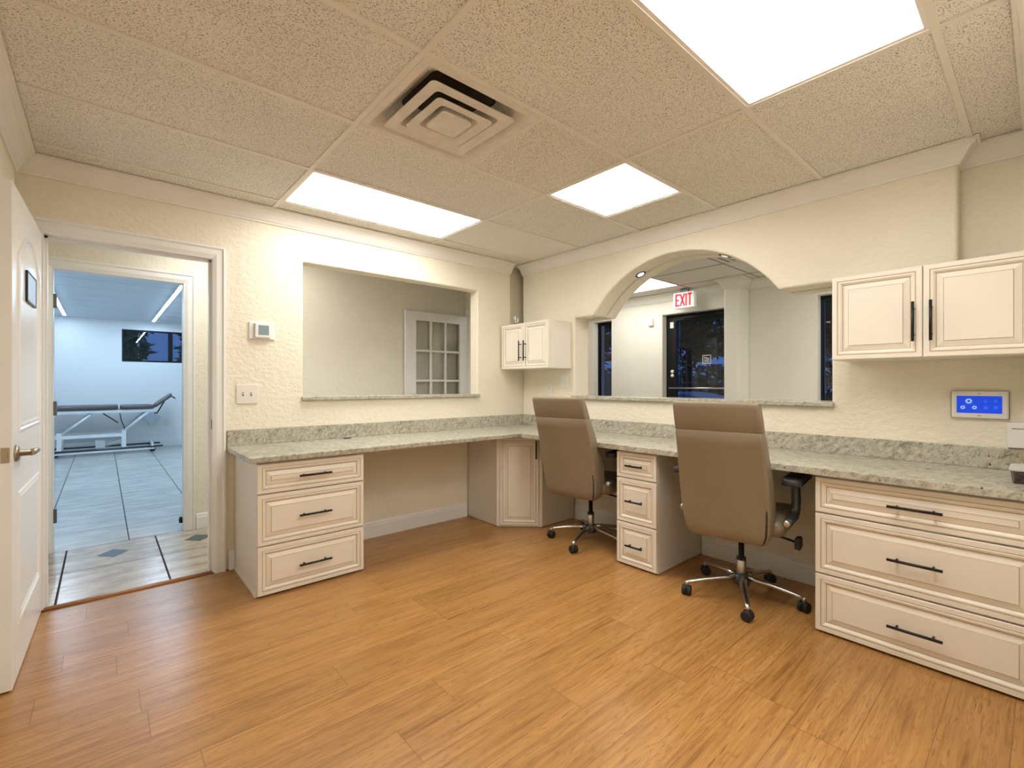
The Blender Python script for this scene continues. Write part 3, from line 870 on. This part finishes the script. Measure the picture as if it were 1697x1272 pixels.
# round downlights in the soffit of the arch
def arch_pt(y):
    dy = y - cy
    return zs + rise - R + math.sqrt(max(0, R * R - dy * dy))
for y, lab in ((-1.285, 'round downlight in the arch soffit, left one'), (-1.98, 'round downlight in the arch soffit, right one')):
    z = arch_pt(y); a = math.asin((y - cy) / R)
    t = thing('downlight', lab, 'downlight', (0.145, y, z - .0015), 0, None)
    t.rotation_euler = (-a, 0, 0)
    q = MB(); q.lathe([(.026, .004), (.027, -.004), (.040, -.006), (.045, -.001), (.045, .006)], n=24, cap=False); q.build('bezel', M['gun'], t)
    MB().lathe([(.027, .001), (.025, -.003)], n=20).build('lens', M['spot'], t)

# treatment-room light strips
for x, lab in ((-3.695, 'bright light strip on the treatment room ceiling, left one'), (-2.485, 'bright light strip on the treatment room ceiling, right one')):
    t = thing('light_strip', lab, 'ceiling light', (x, 4.9, 2.40))
    MB().box(-.024, .024, -2.68, 2.68, -.0135, -.0005).build('housing', M['bedw'], t)
    MB().box(-.017, .017, -2.67, 2.67, -.0165, -.0125).build('diffuser', M['strip'], t)

# ------------------------------------------------------------------ wall fittings
def plate(name, label, cat, mapf, w, h, toggles):
    pass
t = thing('thermostat', 'white square thermostat with grey screen on wall above the light switch', 'thermostat', (-2.395, 0, 1.563))
MB().box(-.080, .080, -.012, -.0005, -.060, .058).build('base', M['plastic'], t, bevel=0.006)
MB().box(-.048, .048, -.034, -.0125, -.050, .050).build('body', M['plastic'], t, bevel=0.006, seg=3)
MB().box(-.028, .036, -.0352, -.0335, -.030, .034).build('screen', M['lcd'], t)
t = thing('light_switch', 'ivory double light switch plate beside the door casing', 'switch', (-2.484, 0, 1.137))
MB().box(-.064, .064, -.008, -.0005, -.064, .064).build('plate', M['ivory'], t, bevel=0.004, seg=2)
for x in (-.024, .024):
    o = MB().box(x - .005, x + .005, -.009, -.0078, -.012, .012).build('slot', M['slot'], t)
    MB().box(x - .003, x + .003, -.018, -.0085, .000, .008).build('toggle', M['ivory'], o)
t = thing('wall_outlet', 'white outlet plate under the small wall cabinet, lower left one', 'outlet', (0, -0.385, 1.145))
MB().box(-.007, -.0005, -.040, .040, -.062, .062).build('plate', M['ivory'], t, bevel=0.003)
for z in (-.022, .022): MB().box(-.0085, -.0068, -.016, .016, z - .014, z + .014).build('socket', M['ivory'], t, bevel=0.003)
MB().box(-.0092, -.0084, -.003, .003, .012, .030).build('slot', M['slot'], t)
t = thing('light_switch', 'white rocker switch plate under the small wall cabinet beside the arched opening', 'switch', (0, -0.570, 1.236))
MB().box(-.007, -.0005, -.042, .042, -.064, .064).build('plate', M['plastic'], t, bevel=0.003)
MB().box(-.011, -.0068, -.014, .014, -.030, .030).build('rocker', M['plastic'], t, bevel=0.002)

# wall control panel with a blue screen
t = thing('control_panel', 'white wall control panel with a lit blue touch screen', 'control panel', (0, -3.282, 1.103))
MB().box(-.018, -.0005, -.101, .101, -.068, .068).build('back_shell', M['slot'], t, bevel=0.010, seg=3)
MB().box(-.024, -.010, -.098, .098, -.066, .066).build('bezel', M['plastic'], t, bevel=0.006, seg=3)
s = MB().box(-.0252, -.0238, -.077, .079, -.041, .042).build('screen', M['screen'], t)
for (y, z, r, m) in ((.036, .017, .012, 'icon'), (.057, -.014, .0085, 'icon'), (.016, -.014, .0085, 'icon'), (-.022, .016, .006, 'iconb'), (-.056, .018, .006, 'iconb'), (-.022, -.014, .008, 'iconb'), (-.056, -.012, .008, 'iconb')):
    MB().lathe([(r, -.0262), (r, -.0250)], (0, y, z), 18, axis='x').build('icon', M[m], s)
    if m == 'icon':
        MB().lathe([(r * .45, -.0268), (r * .45, -.0255)], (0, y, z), 12, axis='x').build('icon_glyph', M['screen'], s)
MB().box(-.0262, -.025, .018, .054, .0015, .0035).build('icon_text', M['iconb'], s); MB().box(-.0262, -.025, -.066, -.074, .035, .038).build('status_icon', M['iconb'], s)
MB().box(-.0246, -.0235, -.004, .004, .052, .055).build('sensor_dot', M['slot'], t); MB().box(-.0246, -.0235, -.006, .006, -.055, -.052).build('mark', M['slot'], t)
t = thing('junction_box', 'white plastic box mounted on wall at the right edge above the backsplash', 'box', (0, -3.434, 0.964))
MB().box(-.030, -.0005, -.058, .058, -.058, .060).build('cover', M['plastic'], t, bevel=0.005)
MB().box(-.024, -.004, .040, .055, -.066, -.0585).build('cable_clip', M['slot'], t)
MB().box(-.0312, -.0298, -.04, .044, .030, .034).build('seam', M['slot'], t)

# motion sensor in the lobby and an air return grille
tag(MB().box(LX - .035, LX - .001, -.035, .035, 1.985, 2.085).build('motion_sensor', M['plastic'], bevel=0.008), 'small white motion sensor on lobby wall left of the exit door', 'sensor')
t = thing('air_grille', 'flat air return grille in the lobby ceiling seen high in the arch', 'vent', (1.09, -1.72, ZC - .004))
MB().box(-.29, .29, -.29, .29, .003, .009).build('grille_frame', M['ltile'], t)
for k in range(9): MB().box(-.25, .25, -.24 + .06 * k - .008, -.24 + .06 * k + .008, -.001, .004).build('slat', M['slot'], t)

# exit sign
t = thing('exit_sign', 'white illuminated sign with red EXIT letters above the glass door', 'sign', (2.2, -0.557, 2.243), math.radians(0))
MB().box(-.03, .03, -.138, .138, -.100, .096).build('housing', M['signw'], t, bevel=0.006)
MB().box(-.012, .012, -.05, .05, .096, .1415).build('canopy', M['gun'], t)
q = MB()
def bar(y0, z0, y1, z1, wd=.021):
    a, c = Vector((y0, z0)), Vector((y1, z1)); d = (c - a).normalized(); n = Vector((-d.y, d.x)) * wd / 2
    pts = [a + n, c + n, c - n, a - n]
    b0 = len(q.v)
    q.v += [(-.0325, p.x, p.y) for p in pts] + [(-.0295, p.x, p.y) for p in pts]
    for fc in ((0, 1, 2, 3), (7, 6, 5, 4), (0, 4, 5, 1), (1, 5, 6, 2), (2, 6, 7, 3), (3, 7, 4, 0)): q.face([b0 + i for i in fc])
H2 = .074
bar(.098, -H2, .098, H2); bar(.104, H2 - .008, .052, H2 - .008); bar(.104, 0, .058, 0); bar(.104, -H2 + .008, .052, -H2 + .008)
bar(.042, H2, -.012, -H2); bar(-.012, H2, .042, -H2)
bar(-.034, -H2, -.034, H2)
bar(-.082, -H2, -.082, H2); bar(-.054, H2 - .008, -.110, H2 - .008)
q.build('letters', M['red'], t)

# ------------------------------------------------------------------ small things on the counter and cabinet
t = thing('plastic_tub', 'clear plastic tub with lid at right end of the countertop', 'tub', (-0.36, -3.445, 0.8005))
def rr(hx, hy, z, r=.015):
    pts = []
    for cx_, cy_, a in ((1, 1, 0), (-1, 1, 90), (-1, -1, 180), (1, -1, 270)):
        for i in range(4):
            u = math.radians(a + 30 * i); pts.append((cx_ * (hx - r) + r * math.cos(u), cy_ * (hy - r) + r * math.sin(u), z))
    return pts
q = MB(); q.loft([rr(.072, .040, 0), rr(.082, .046, .052), rr(.080, .044, .052), rr(.070, .038, .003)], False, False, sm=False); q.build('tub_body', M['clear'], t)
q = MB(); q.loft([rr(.088, .050, .053), rr(.088, .050, .062), rr(.080, .044, .065)], True, True, sm=False); q.build('lid', plain('frosted_lid', (0.55, 0.55, 0.53), 0.35), t)
q = MB(); r2 = random.Random(9)
for k in range(46):
    x, y, z = r2.uniform(-.058, .058), r2.uniform(-.028, .028), r2.uniform(.006, .036)
    s_ = r2.uniform(.006, .010); b0 = len(q.v)
    q.box(x - s_, x + s_, y - s_, y + s_, z - s_ * .6, z + s_ * .6, k % 3 == 0 and 1 or 0)
o = q.build('clutter', [M['darkbit'], M['redbit']], loc=(-0.36, -3.445, 0.8015))
tag(o, 'small dark and red items inside the clear plastic tub', 'clutter', kind='stuff')
t = thing('ornament', 'tiny glass ornament on top of the small corner wall cabinet', 'ornament', (-0.235, -0.165, 1.767))
MB().lathe([(.03, 0), (.032, .01), (.02, .014)], n=16).build('base', M['gun'], t)
q = MB(); q.tube([(0, .0, .012), (0.0, .014, .05)], .0035, 8); q.lathe([(.003, -.02), (.011, -.006), (.011, .008), (.004, .02)], (0, .016, .066), 10)
q.tube([(0, 0, .012), (0, -.022, .036)], .003, 8); q.lathe([(.003, -.014), (.008, -.004), (.008, .006), (.003, .013)], (0, -.024, .047), 10)
q.build('glass_buds', M['plastic'], t)

# ------------------------------------------------------------------ desk chairs
def rrect(cx, hw, x0, x1, z, r, n=5, dx=0.0, bow=0.0):
    """ring in the horizontal plane: x from x0 (rear) to x1 (front), half width hw"""
    r = min(r, (x1 - x0) / 2 - .001, hw - .001)
    pts = []
    for sx, sy, a in ((1, 1, 0), (-1, 1, 90), (-1, -1, 180), (1, -1, 270)):
        for i in range(n):
            t_ = math.radians(a + 90 * i / (n - 1))
            px = ((x1 if sx > 0 else x0) - sx * r) + r * math.cos(t_)
            py = sy * (hw - r) + r * math.sin(t_)
            pts.append((px, py, z))
    # extra points along the rear and front for a slight bow
    return pts

def make_chair(label, loc, yaw, legs_at):
    t = thing('desk_chair', label, 'chair', loc, yaw, 'high-back desk chairs at the counter')
    # profile of the back: z, rear x, thickness, half width
    P = [(0.375, -0.235, 0.030, 0.150), (0.382, -0.258, 0.075, 0.185), (0.400, -0.272, 0.115, 0.206), (0.440, -0.283, 0.140, 0.220), (0.52, -0.296, 0.150, 0.229), (0.62, -0.318, 0.150, 0.232),
         (0.72, -0.346, 0.133, 0.230), (0.82, -0.376, 0.112, 0.226), (0.90, -0.402, 0.096, 0.223), (0.962, -0.423, 0.082, 0.220), (0.966, -0.421, 0.075, 0.2185)]
    q = MB(); q.loft([rrect(0, hw_ * .955, xr, xr + th, z, .017, 5) for z, xr, th, hw_ in P]); q.v = [(a_, b_ + .012, c_) for a_, b_, c_ in q.v]
    q.build('backrest', M['leather'], t)
    P = [(0.966, -0.421, 0.075, 0.2185), (0.971, -0.4245, 0.078, 0.2192), (1.03, -0.446, 0.072, 0.219), (1.085, -0.463, 0.060, 0.217), (1.102, -0.466, 0.052, 0.216), (1.110, -0.463, 0.042, 0.213), (1.114, -0.456, 0.026, 0.207)]
    q = MB(); q.loft([rrect(0, hw_ * .955, xr, xr + th, z, .015, 5) for z, xr, th, hw_ in P]); q.v = [(a_, b_ + .012, c_) for a_, b_, c_ in q.v]
    o = q.build('headrest', M['leather'], t)
    q = MB(); q.tube([(-0.258, -0.160, 0.388), (-0.274, -0.176, 0.408), (-0.284, -0.186, 0.44), (-0.297, -0.192, 0.52), (-0.309, -0.194, 0.575)], [.003, .0045, .0045, .0045, .004], 6)
    q.build('zipper', M['blackp'], t)
    # seat
    q = MB()
    S = [(0.405, 0.19, -0.13, 0.27), (0.415, 0.232, -0.165, 0.305), (0.445, 0.248, -0.18, 0.322), (0.475, 0.248, -0.18, 0.322), (0.492, 0.238, -0.17, 0.312), (0.500, 0.20, -0.14, 0.27)]
    q.loft([rrect(0, h, a, b_, z, .05, 6) for z, h, a, b_ in S]); q.build('seat', M['leather'], t)
    q = MB(); q.loft([rrect(0, h, a, b_, z, .03) for z, h, a, b_ in ((.360, .08, -.11, .11), (.372, .10, -.13, .13), (.404, .10, -.13, .13))]); q.build('mechanism', M['blackp'], t)
    q = MB(); q.tube([(0.02, -0.09, .380), (0.03, -0.20, .366), (0.035, -0.265, .352)], .0065, 8); q.loft([[(0.0, -.262, .325), (.07, -.262, .325), (.07, -.262, .375), (.0, -.262, .375)], [(0.005, -.285, .318), (.065, -.285, .318), (.065, -.285, .382), (.005, -.285, .382)], [(0.01, -.292, .33), (.06, -.292, .33), (.06, -.292, .37), (.01, -.292, .37)]], sm=False)
    q.build('tilt_lever', M['blackp'], t)
    # armrests
    for s_ in (-1, 1):
        q = MB(); y = s_ * (0.274 if s_ < 0 else 0.258)
        q.tube([(-0.225, y * .96, .510), (-0.15, y * .98, .508), (-0.085, y, .516), (-0.058, y * 1.01, .545), (-0.060, y * 1.02, .60), (-0.078, y * 1.02, .700)], [.019, .020, .022, .023, .022, .020], 12, flat=1.0, side=(0, 1, 0))
        q.tube([(-0.05, y * .78, .455), (-0.10, y * .97, .505)], .014, 8)
        o = q.build('armrest', M['gun'], t)
        q = MB(); q.loft([rrect(0, .046, -.235, .14, z, .035) for z in (.698, .704, .724)] + [rrect(0, .038, -.227, .132, .731, .03)])
        q.v = [(p[0], p[1] + y * 1.03, p[2]) for p in q.v]
        q.build('arm_pad', M['blackp'], o)
        MB().lathe([(.019, 0), (.017, -.008), (.007, -.011)], (-0.225, y * .96, .510), 12, axis='x').build('end_cap', M['chrome'], o)
    # gas column
    q = MB(); q.lathe([(.027, .075), (.027, .205), (.024, .208)], n=20); c = q.build('column_sleeve', M['chrome'], t)
    q = MB(); q.lathe([(.025, .206), (.025, .222), (.015, .224), (.015, .372)], n=16); q.build('gas_piston', M['blackp'], c)
    MB().lathe([(.040, .070), (.045, .078), (.045, .118), (.036, .128)], n=20).build('hub', M['gun'], t)
    for a in legs_at:
        a = math.radians(a) - yaw
        ca, sa = math.cos(a), math.sin(a)
        rings = []
        for rr_, zz, hw_, hh in ((.030, .112, .024, .017), (.10, .106, .021, .015), (.20, .093, .017, .012), (.285, .077, .013, .010), (.315, .070, .011, .008)):
            ring = []
            for k in range(10):
                u = 2 * PI * k / 10
                l_, h_ = hw_ * math.cos(u), hh * math.sin(u)
                ring.append((rr_ * ca - l_ * sa, rr_ * sa + l_ * ca, zz + h_))
            rings.append(ring)
        q = MB(); q.loft(rings); q.lathe([(.012, -.016), (.012, .010)], (.306 * ca, .306 * sa, .068), 10)
        lg = q.build('leg', M['chrome'], t)
        q = MB(); px, py = .306 * ca, .306 * sa
        ta = a + 1.1
        for off in (-.014, .014):
            rings = []
            for h_, r_ in ((-.011, .022), (-.008, .027), (.008, .027), (.011, .022)):
                ring = []
                for k in range(16):
                    u = 2 * PI * k / 16
                    lx, ly, lz = r_ * math.cos(u), off + h_, r_ * math.sin(u)
                    ring.append((px + lx * math.cos(ta) - ly * math.sin(ta), py + lx * math.sin(ta) + ly * math.cos(ta), .0275 + lz))
                rings.append(ring)
            q.loft(rings)
        q.lathe([(.018, .030), (.020, .044), (.014, .056)], (px, py, 0), 12)
        q.build('caster', M['rubber'], lg)
    return t

make_chair('tan leather high-back desk chair nearer the viewer, left of the wide drawers', (-0.470, -2.352, 0), math.radians(8.5), (64, 136, 208, 280, 352))
make_chair('tan leather high-back desk chair by the corner, left of the narrow drawer cabinet', (-0.384, -1.190, 0), math.radians(9.5), (52, 124, 196, 268, 340))

# ------------------------------------------------------------------ treatment table
t = thing('treatment_table', 'white framed treatment table with padded dark top by the far wall', 'treatment table', (-3.0, 7.38, 0))
def cushion(name, pts, th, hy, mat='vinyl'):
    q = MB(); rings = []
    for k, (x, z) in enumerate(pts):
        sh = .82 if k in (0, len(pts) - 1) else 1.0
        ring = []
        for i in range(16):
            u = 2 * PI * i / 16
            cu, su = math.cos(u), math.sin(u)
            e = 0.35
            ring.append((x, hy * sh * math.copysign(abs(cu) ** e, cu), z + th / 2 * sh * math.copysign(abs(su) ** e, su)))
        rings.append(ring)
    q.loft(rings); return q.build(name, M[mat], t)
cushion('leg_cushion', [(-1.32, .805), (-1.30, .805), (-.02, .805), (0.0, .805)], .085, .30)
cushion('seat_cushion', [(.03, .800), (.06, .802), (.46, .800), (.50, .795)], .080, .30)
cushion('head_cushion', [(.515, .810), (.53, .825), (.74, .995), (.76, 1.01)], .065, .28)
for y in (-.25, .25):
    q = MB(); q.box(-1.30, .50, y - .02, y + .02, .715, .758); q.build('top_rail', M['bedw'], t)
    q = MB(); q.box(-.80, .10, y - .018, y + .018, .30, .355); q.build('middle_rail', M['bedw'], t)
    for x in (-.74, .075):
        MB().box(x - .03, x + .03, y - .022, y + .022, .085, .40).build('post', M['bedw'], t)
    q = MB(); q.tube([(-.70, y, .385), (-.36, y, .69)], .020, 8); q.build('lift_arm', M['bedw'], t)
    q = MB(); q.tube([(.085, y, .40), (.42, y, .72)], .020, 8); q.build('lift_arm', M['bedw'], t)
    q = MB(); q.tube([(-.86, y * 1.1, .095), (.62, y * 1.1, .095)], .016, 8); q.build('base_rail', M['gun'], t)
    q = MB(); q.box(-.86, .50, y * 1.1 - .02, y * 1.1 + .02, .045, .072); q.build('base_frame', M['bedw'], t)
    for x in (-.80, .47):
        MB().lathe([(.040, -.014), (.045, -.008), (.045, .008), (.040, .014)], (x, y * 1.1, .045), 14, axis='y').build('wheel', M['rubber'], t)
q = MB(); q.box(.455, .485, -.30, .30, .10, .16); q.build('foot_bar', M['bedw'], t)
q = MB(); q.box(-.80, -.76, -.27, .27, .05, .09); q.build('cross_bar', M['bedw'], t)
q = MB(); q.tube([(-.20, -.1, .70), (.0, -.1, .53)], .010, 8); q.build('gas_strut', M['gun'], t)
q = MB(); q.tube([(.66, -.1, .90), (.55, -.1, .68), (.51, -.1, .68)], .012, 8); q.build('head_strut', M['rubber'], t)
q = MB(); q.tube([(.74, -.12, .985), (.78, -.12, .975), (.82, -.12, .94)], .012, 8); q.build('head_lever', M['gun'], t)
q = MB(); q.tube([(.02, -.24, .70), (.04, -.22, .58), (.09, -.20, .42)], .007, 6); q.build('cable', M['rubber'], t)
MB().box(-.30, -.17, -.12, .05, .11, .23).build('motor_box', M['bedw'], t, bevel=0.006)
q = MB(); q.tube([(-.16, -.05, .13), (.07, -.05, .22)], .016, 8); q.build('actuator', M['bedw'], t)
q = MB(); q.box(-.10, .10, -.004, .004, -.13, .13); o = q.build('leaflet_holder', plain('pale_blue_acrylic', (0.62, 0.70, 0.78), 0.2))
o.location = (-2.52, 7.80, .60); o.rotation_euler = (0.12, math.radians(-42), 0)
tag(o, 'clear leaflet holder tilted under the head end of the treatment table', 'holder')
t = thing('wall_outlet', 'white outlet plate on the treatment room wall right of the table', 'outlet', (-2.26, 7.849, 0.46))
MB().box(-.045, .045, -.008, -.0005, -.065, .065).build('plate', M['plastic'], t, bevel=0.003)
for z in (-.024, .024): MB().box(-.018, .018, -.010, -.0078, z - .015, z + .015).build('socket', M['ivory'], t)

# ------------------------------------------------------------------ outdoors at dusk
struct(MB().box(2.62, 60, -30, 30, -.30, -.12).build('ground_parking', M['asphalt']))
struct(MB().box(-14, 2.62, 7.97, 30, -.30, -.12).build('ground_yard', M['asphalt']))
def car(label, loc, rz, paint, sc=1.0):
    t = thing('parked_car', label, 'car', loc, rz)
    body = [(-2.15, .28), (-2.2, .55), (-2.12, .78), (-1.5, .92), (-.95, .97), (1.30, .99), (2.05, .95), (2.18, .70), (2.16, .30)]
    q = MB(); rings = []
    for y, k in ((-.86, .93), (-.89, .98), (-.89, 1.0), (.89, 1.0), (.89, .98), (.86, .93)):
        rings.append([(x * (1 if abs(y) < .87 else .985), y, .28 + (z - .28) * k) for x, z in body])
    q.loft(rings, sm=False); q.build('car_body', paint, t, bevel=0.03)
    cabn = [(-.85, .96), (-.35, 1.40), (.15, 1.47), (.85, 1.45), (1.55, .98)]
    q = MB(); q.loft([[(x, y * (1 - .22 * (z - .96) / .5), z) for x, z in cabn] for y in (-.80, .80)], sm=False); cb = q.build('cabin_glass', M['carglass'], t)
    q = MB(); q.loft([[(x, y * .785, z) for x, z in ((-.38, 1.405), (.15, 1.478), (.88, 1.458), (.88, 1.43), (.15, 1.45), (-.36, 1.385))] for y in (-.80, .80)], sm=False); q.build('roof', paint, t)
    for x in (-1.35, 1.35):
        for y in (-.80, .80):
            MB().lathe([(.26, -.10), (.32, -.08), (.32, .08), (.26, .10)], (x, y, .20), 20, axis='y').build('wheel', M['rubber'], t)
    return t
car('blue car parked just outside the glass exit door', (5.6, 2.85, 0), PI / 2, M['carblue'])
car('pale car parked farther off seen through the glass exit door', (11.0, 5.2, 0), PI / 2, M['carwhite'])

def tree(label, loc, h, r, seed, n=900, leaf=.22, trunk=.12, cz=None, rz_=None):
    rr_ = random.Random(seed)
    t = thing('tree', label, 'tree', loc, 0, None)
    q = MB(); q.tube([(0, 0, 0), (.05, .03, h * .3), (-.04, .02, h * .6), (0.02, 0, h * .85)], [trunk, trunk * .8, trunk * .6, trunk * .3], 8)
    q.build('trunk', M['bark'], t)
    q = MB(); cz = cz or h * .68; rz_ = rz_ or h * .32
    for k in range(n):
        u = Vector((rr_.gauss(0, 1), rr_.gauss(0, 1), rr_.gauss(0, 1))).normalized() * (rr_.random() ** .4)
        c_ = Vector((u.x * r, u.y * r, cz + u.z * rz_))
        a = Vector((rr_.gauss(0, 1), rr_.gauss(0, 1), rr_.gauss(0, 1))).normalized() * leaf * rr_.uniform(.6, 1.3)
        b_ = a.orthogonal().normalized() * leaf * .35
        i = len(q.v); q.v += [c_ - a, c_ + b_, c_ + a, c_ - b_]; q.face((i, i + 1, i + 2, i + 3))
    q.build('crown', M['leaf'], t, fix=False)
    return t
for k, (y, lab) in enumerate(((6.1, 'dark leafy tree seen through the glass exit door'), (11.6, 'dark leafy tree seen through the narrow lobby window at left'), (0.6, 'dark leafy tree seen through the lobby window right of the arch'))):
    tree(lab, (14.8, y, -.12), 6.6, 2.45, 10 + k, 3000, .30, .16, 4.4, 2.35)
for k, (x, lab) in enumerate(((-3.15, 'dark leafy shrub outside left half of the treatment room window'), (-1.35, 'dark leafy shrub outside right end of the treatment room window'))):
    tree(lab, (x, 9.9, -.12), 4.2, (.80, .5)[k], 40 + k, 1500, .17, .05, 2.3, 1.9)
t = thing('hedge', 'long dark hedge added behind the cars to cover the low sky', 'hedge', (19.5, 5.0, -.12))  # invented hedge, blocks the bright sky band below the tree crowns
q = MB(); rr_ = random.Random(77)
for k in range(6000):
    c_ = Vector((rr_.uniform(-.5, .5), rr_.uniform(-13, 13), rr_.uniform(0, 2.25)))
    a = Vector((rr_.gauss(0, 1), rr_.gauss(0, 1), rr_.gauss(0, 1))).normalized() * .28 * rr_.uniform(.6, 1.2)
    b_ = a.orthogonal().normalized() * .12
    i = len(q.v); q.v += [c_ - a, c_ + b_, c_ + a, c_ - b_]; q.face((i, i + 1, i + 2, i + 3))
q.build('foliage', M['leaf'], t, fix=False)
b1 = tag(MB().box(-4.0, 4.0, 14.5, 15.0, -.12, 6.5).build('neighbor_building', M['stucco']), 'pale stucco building behind the yard outside the treatment room window', 'building')
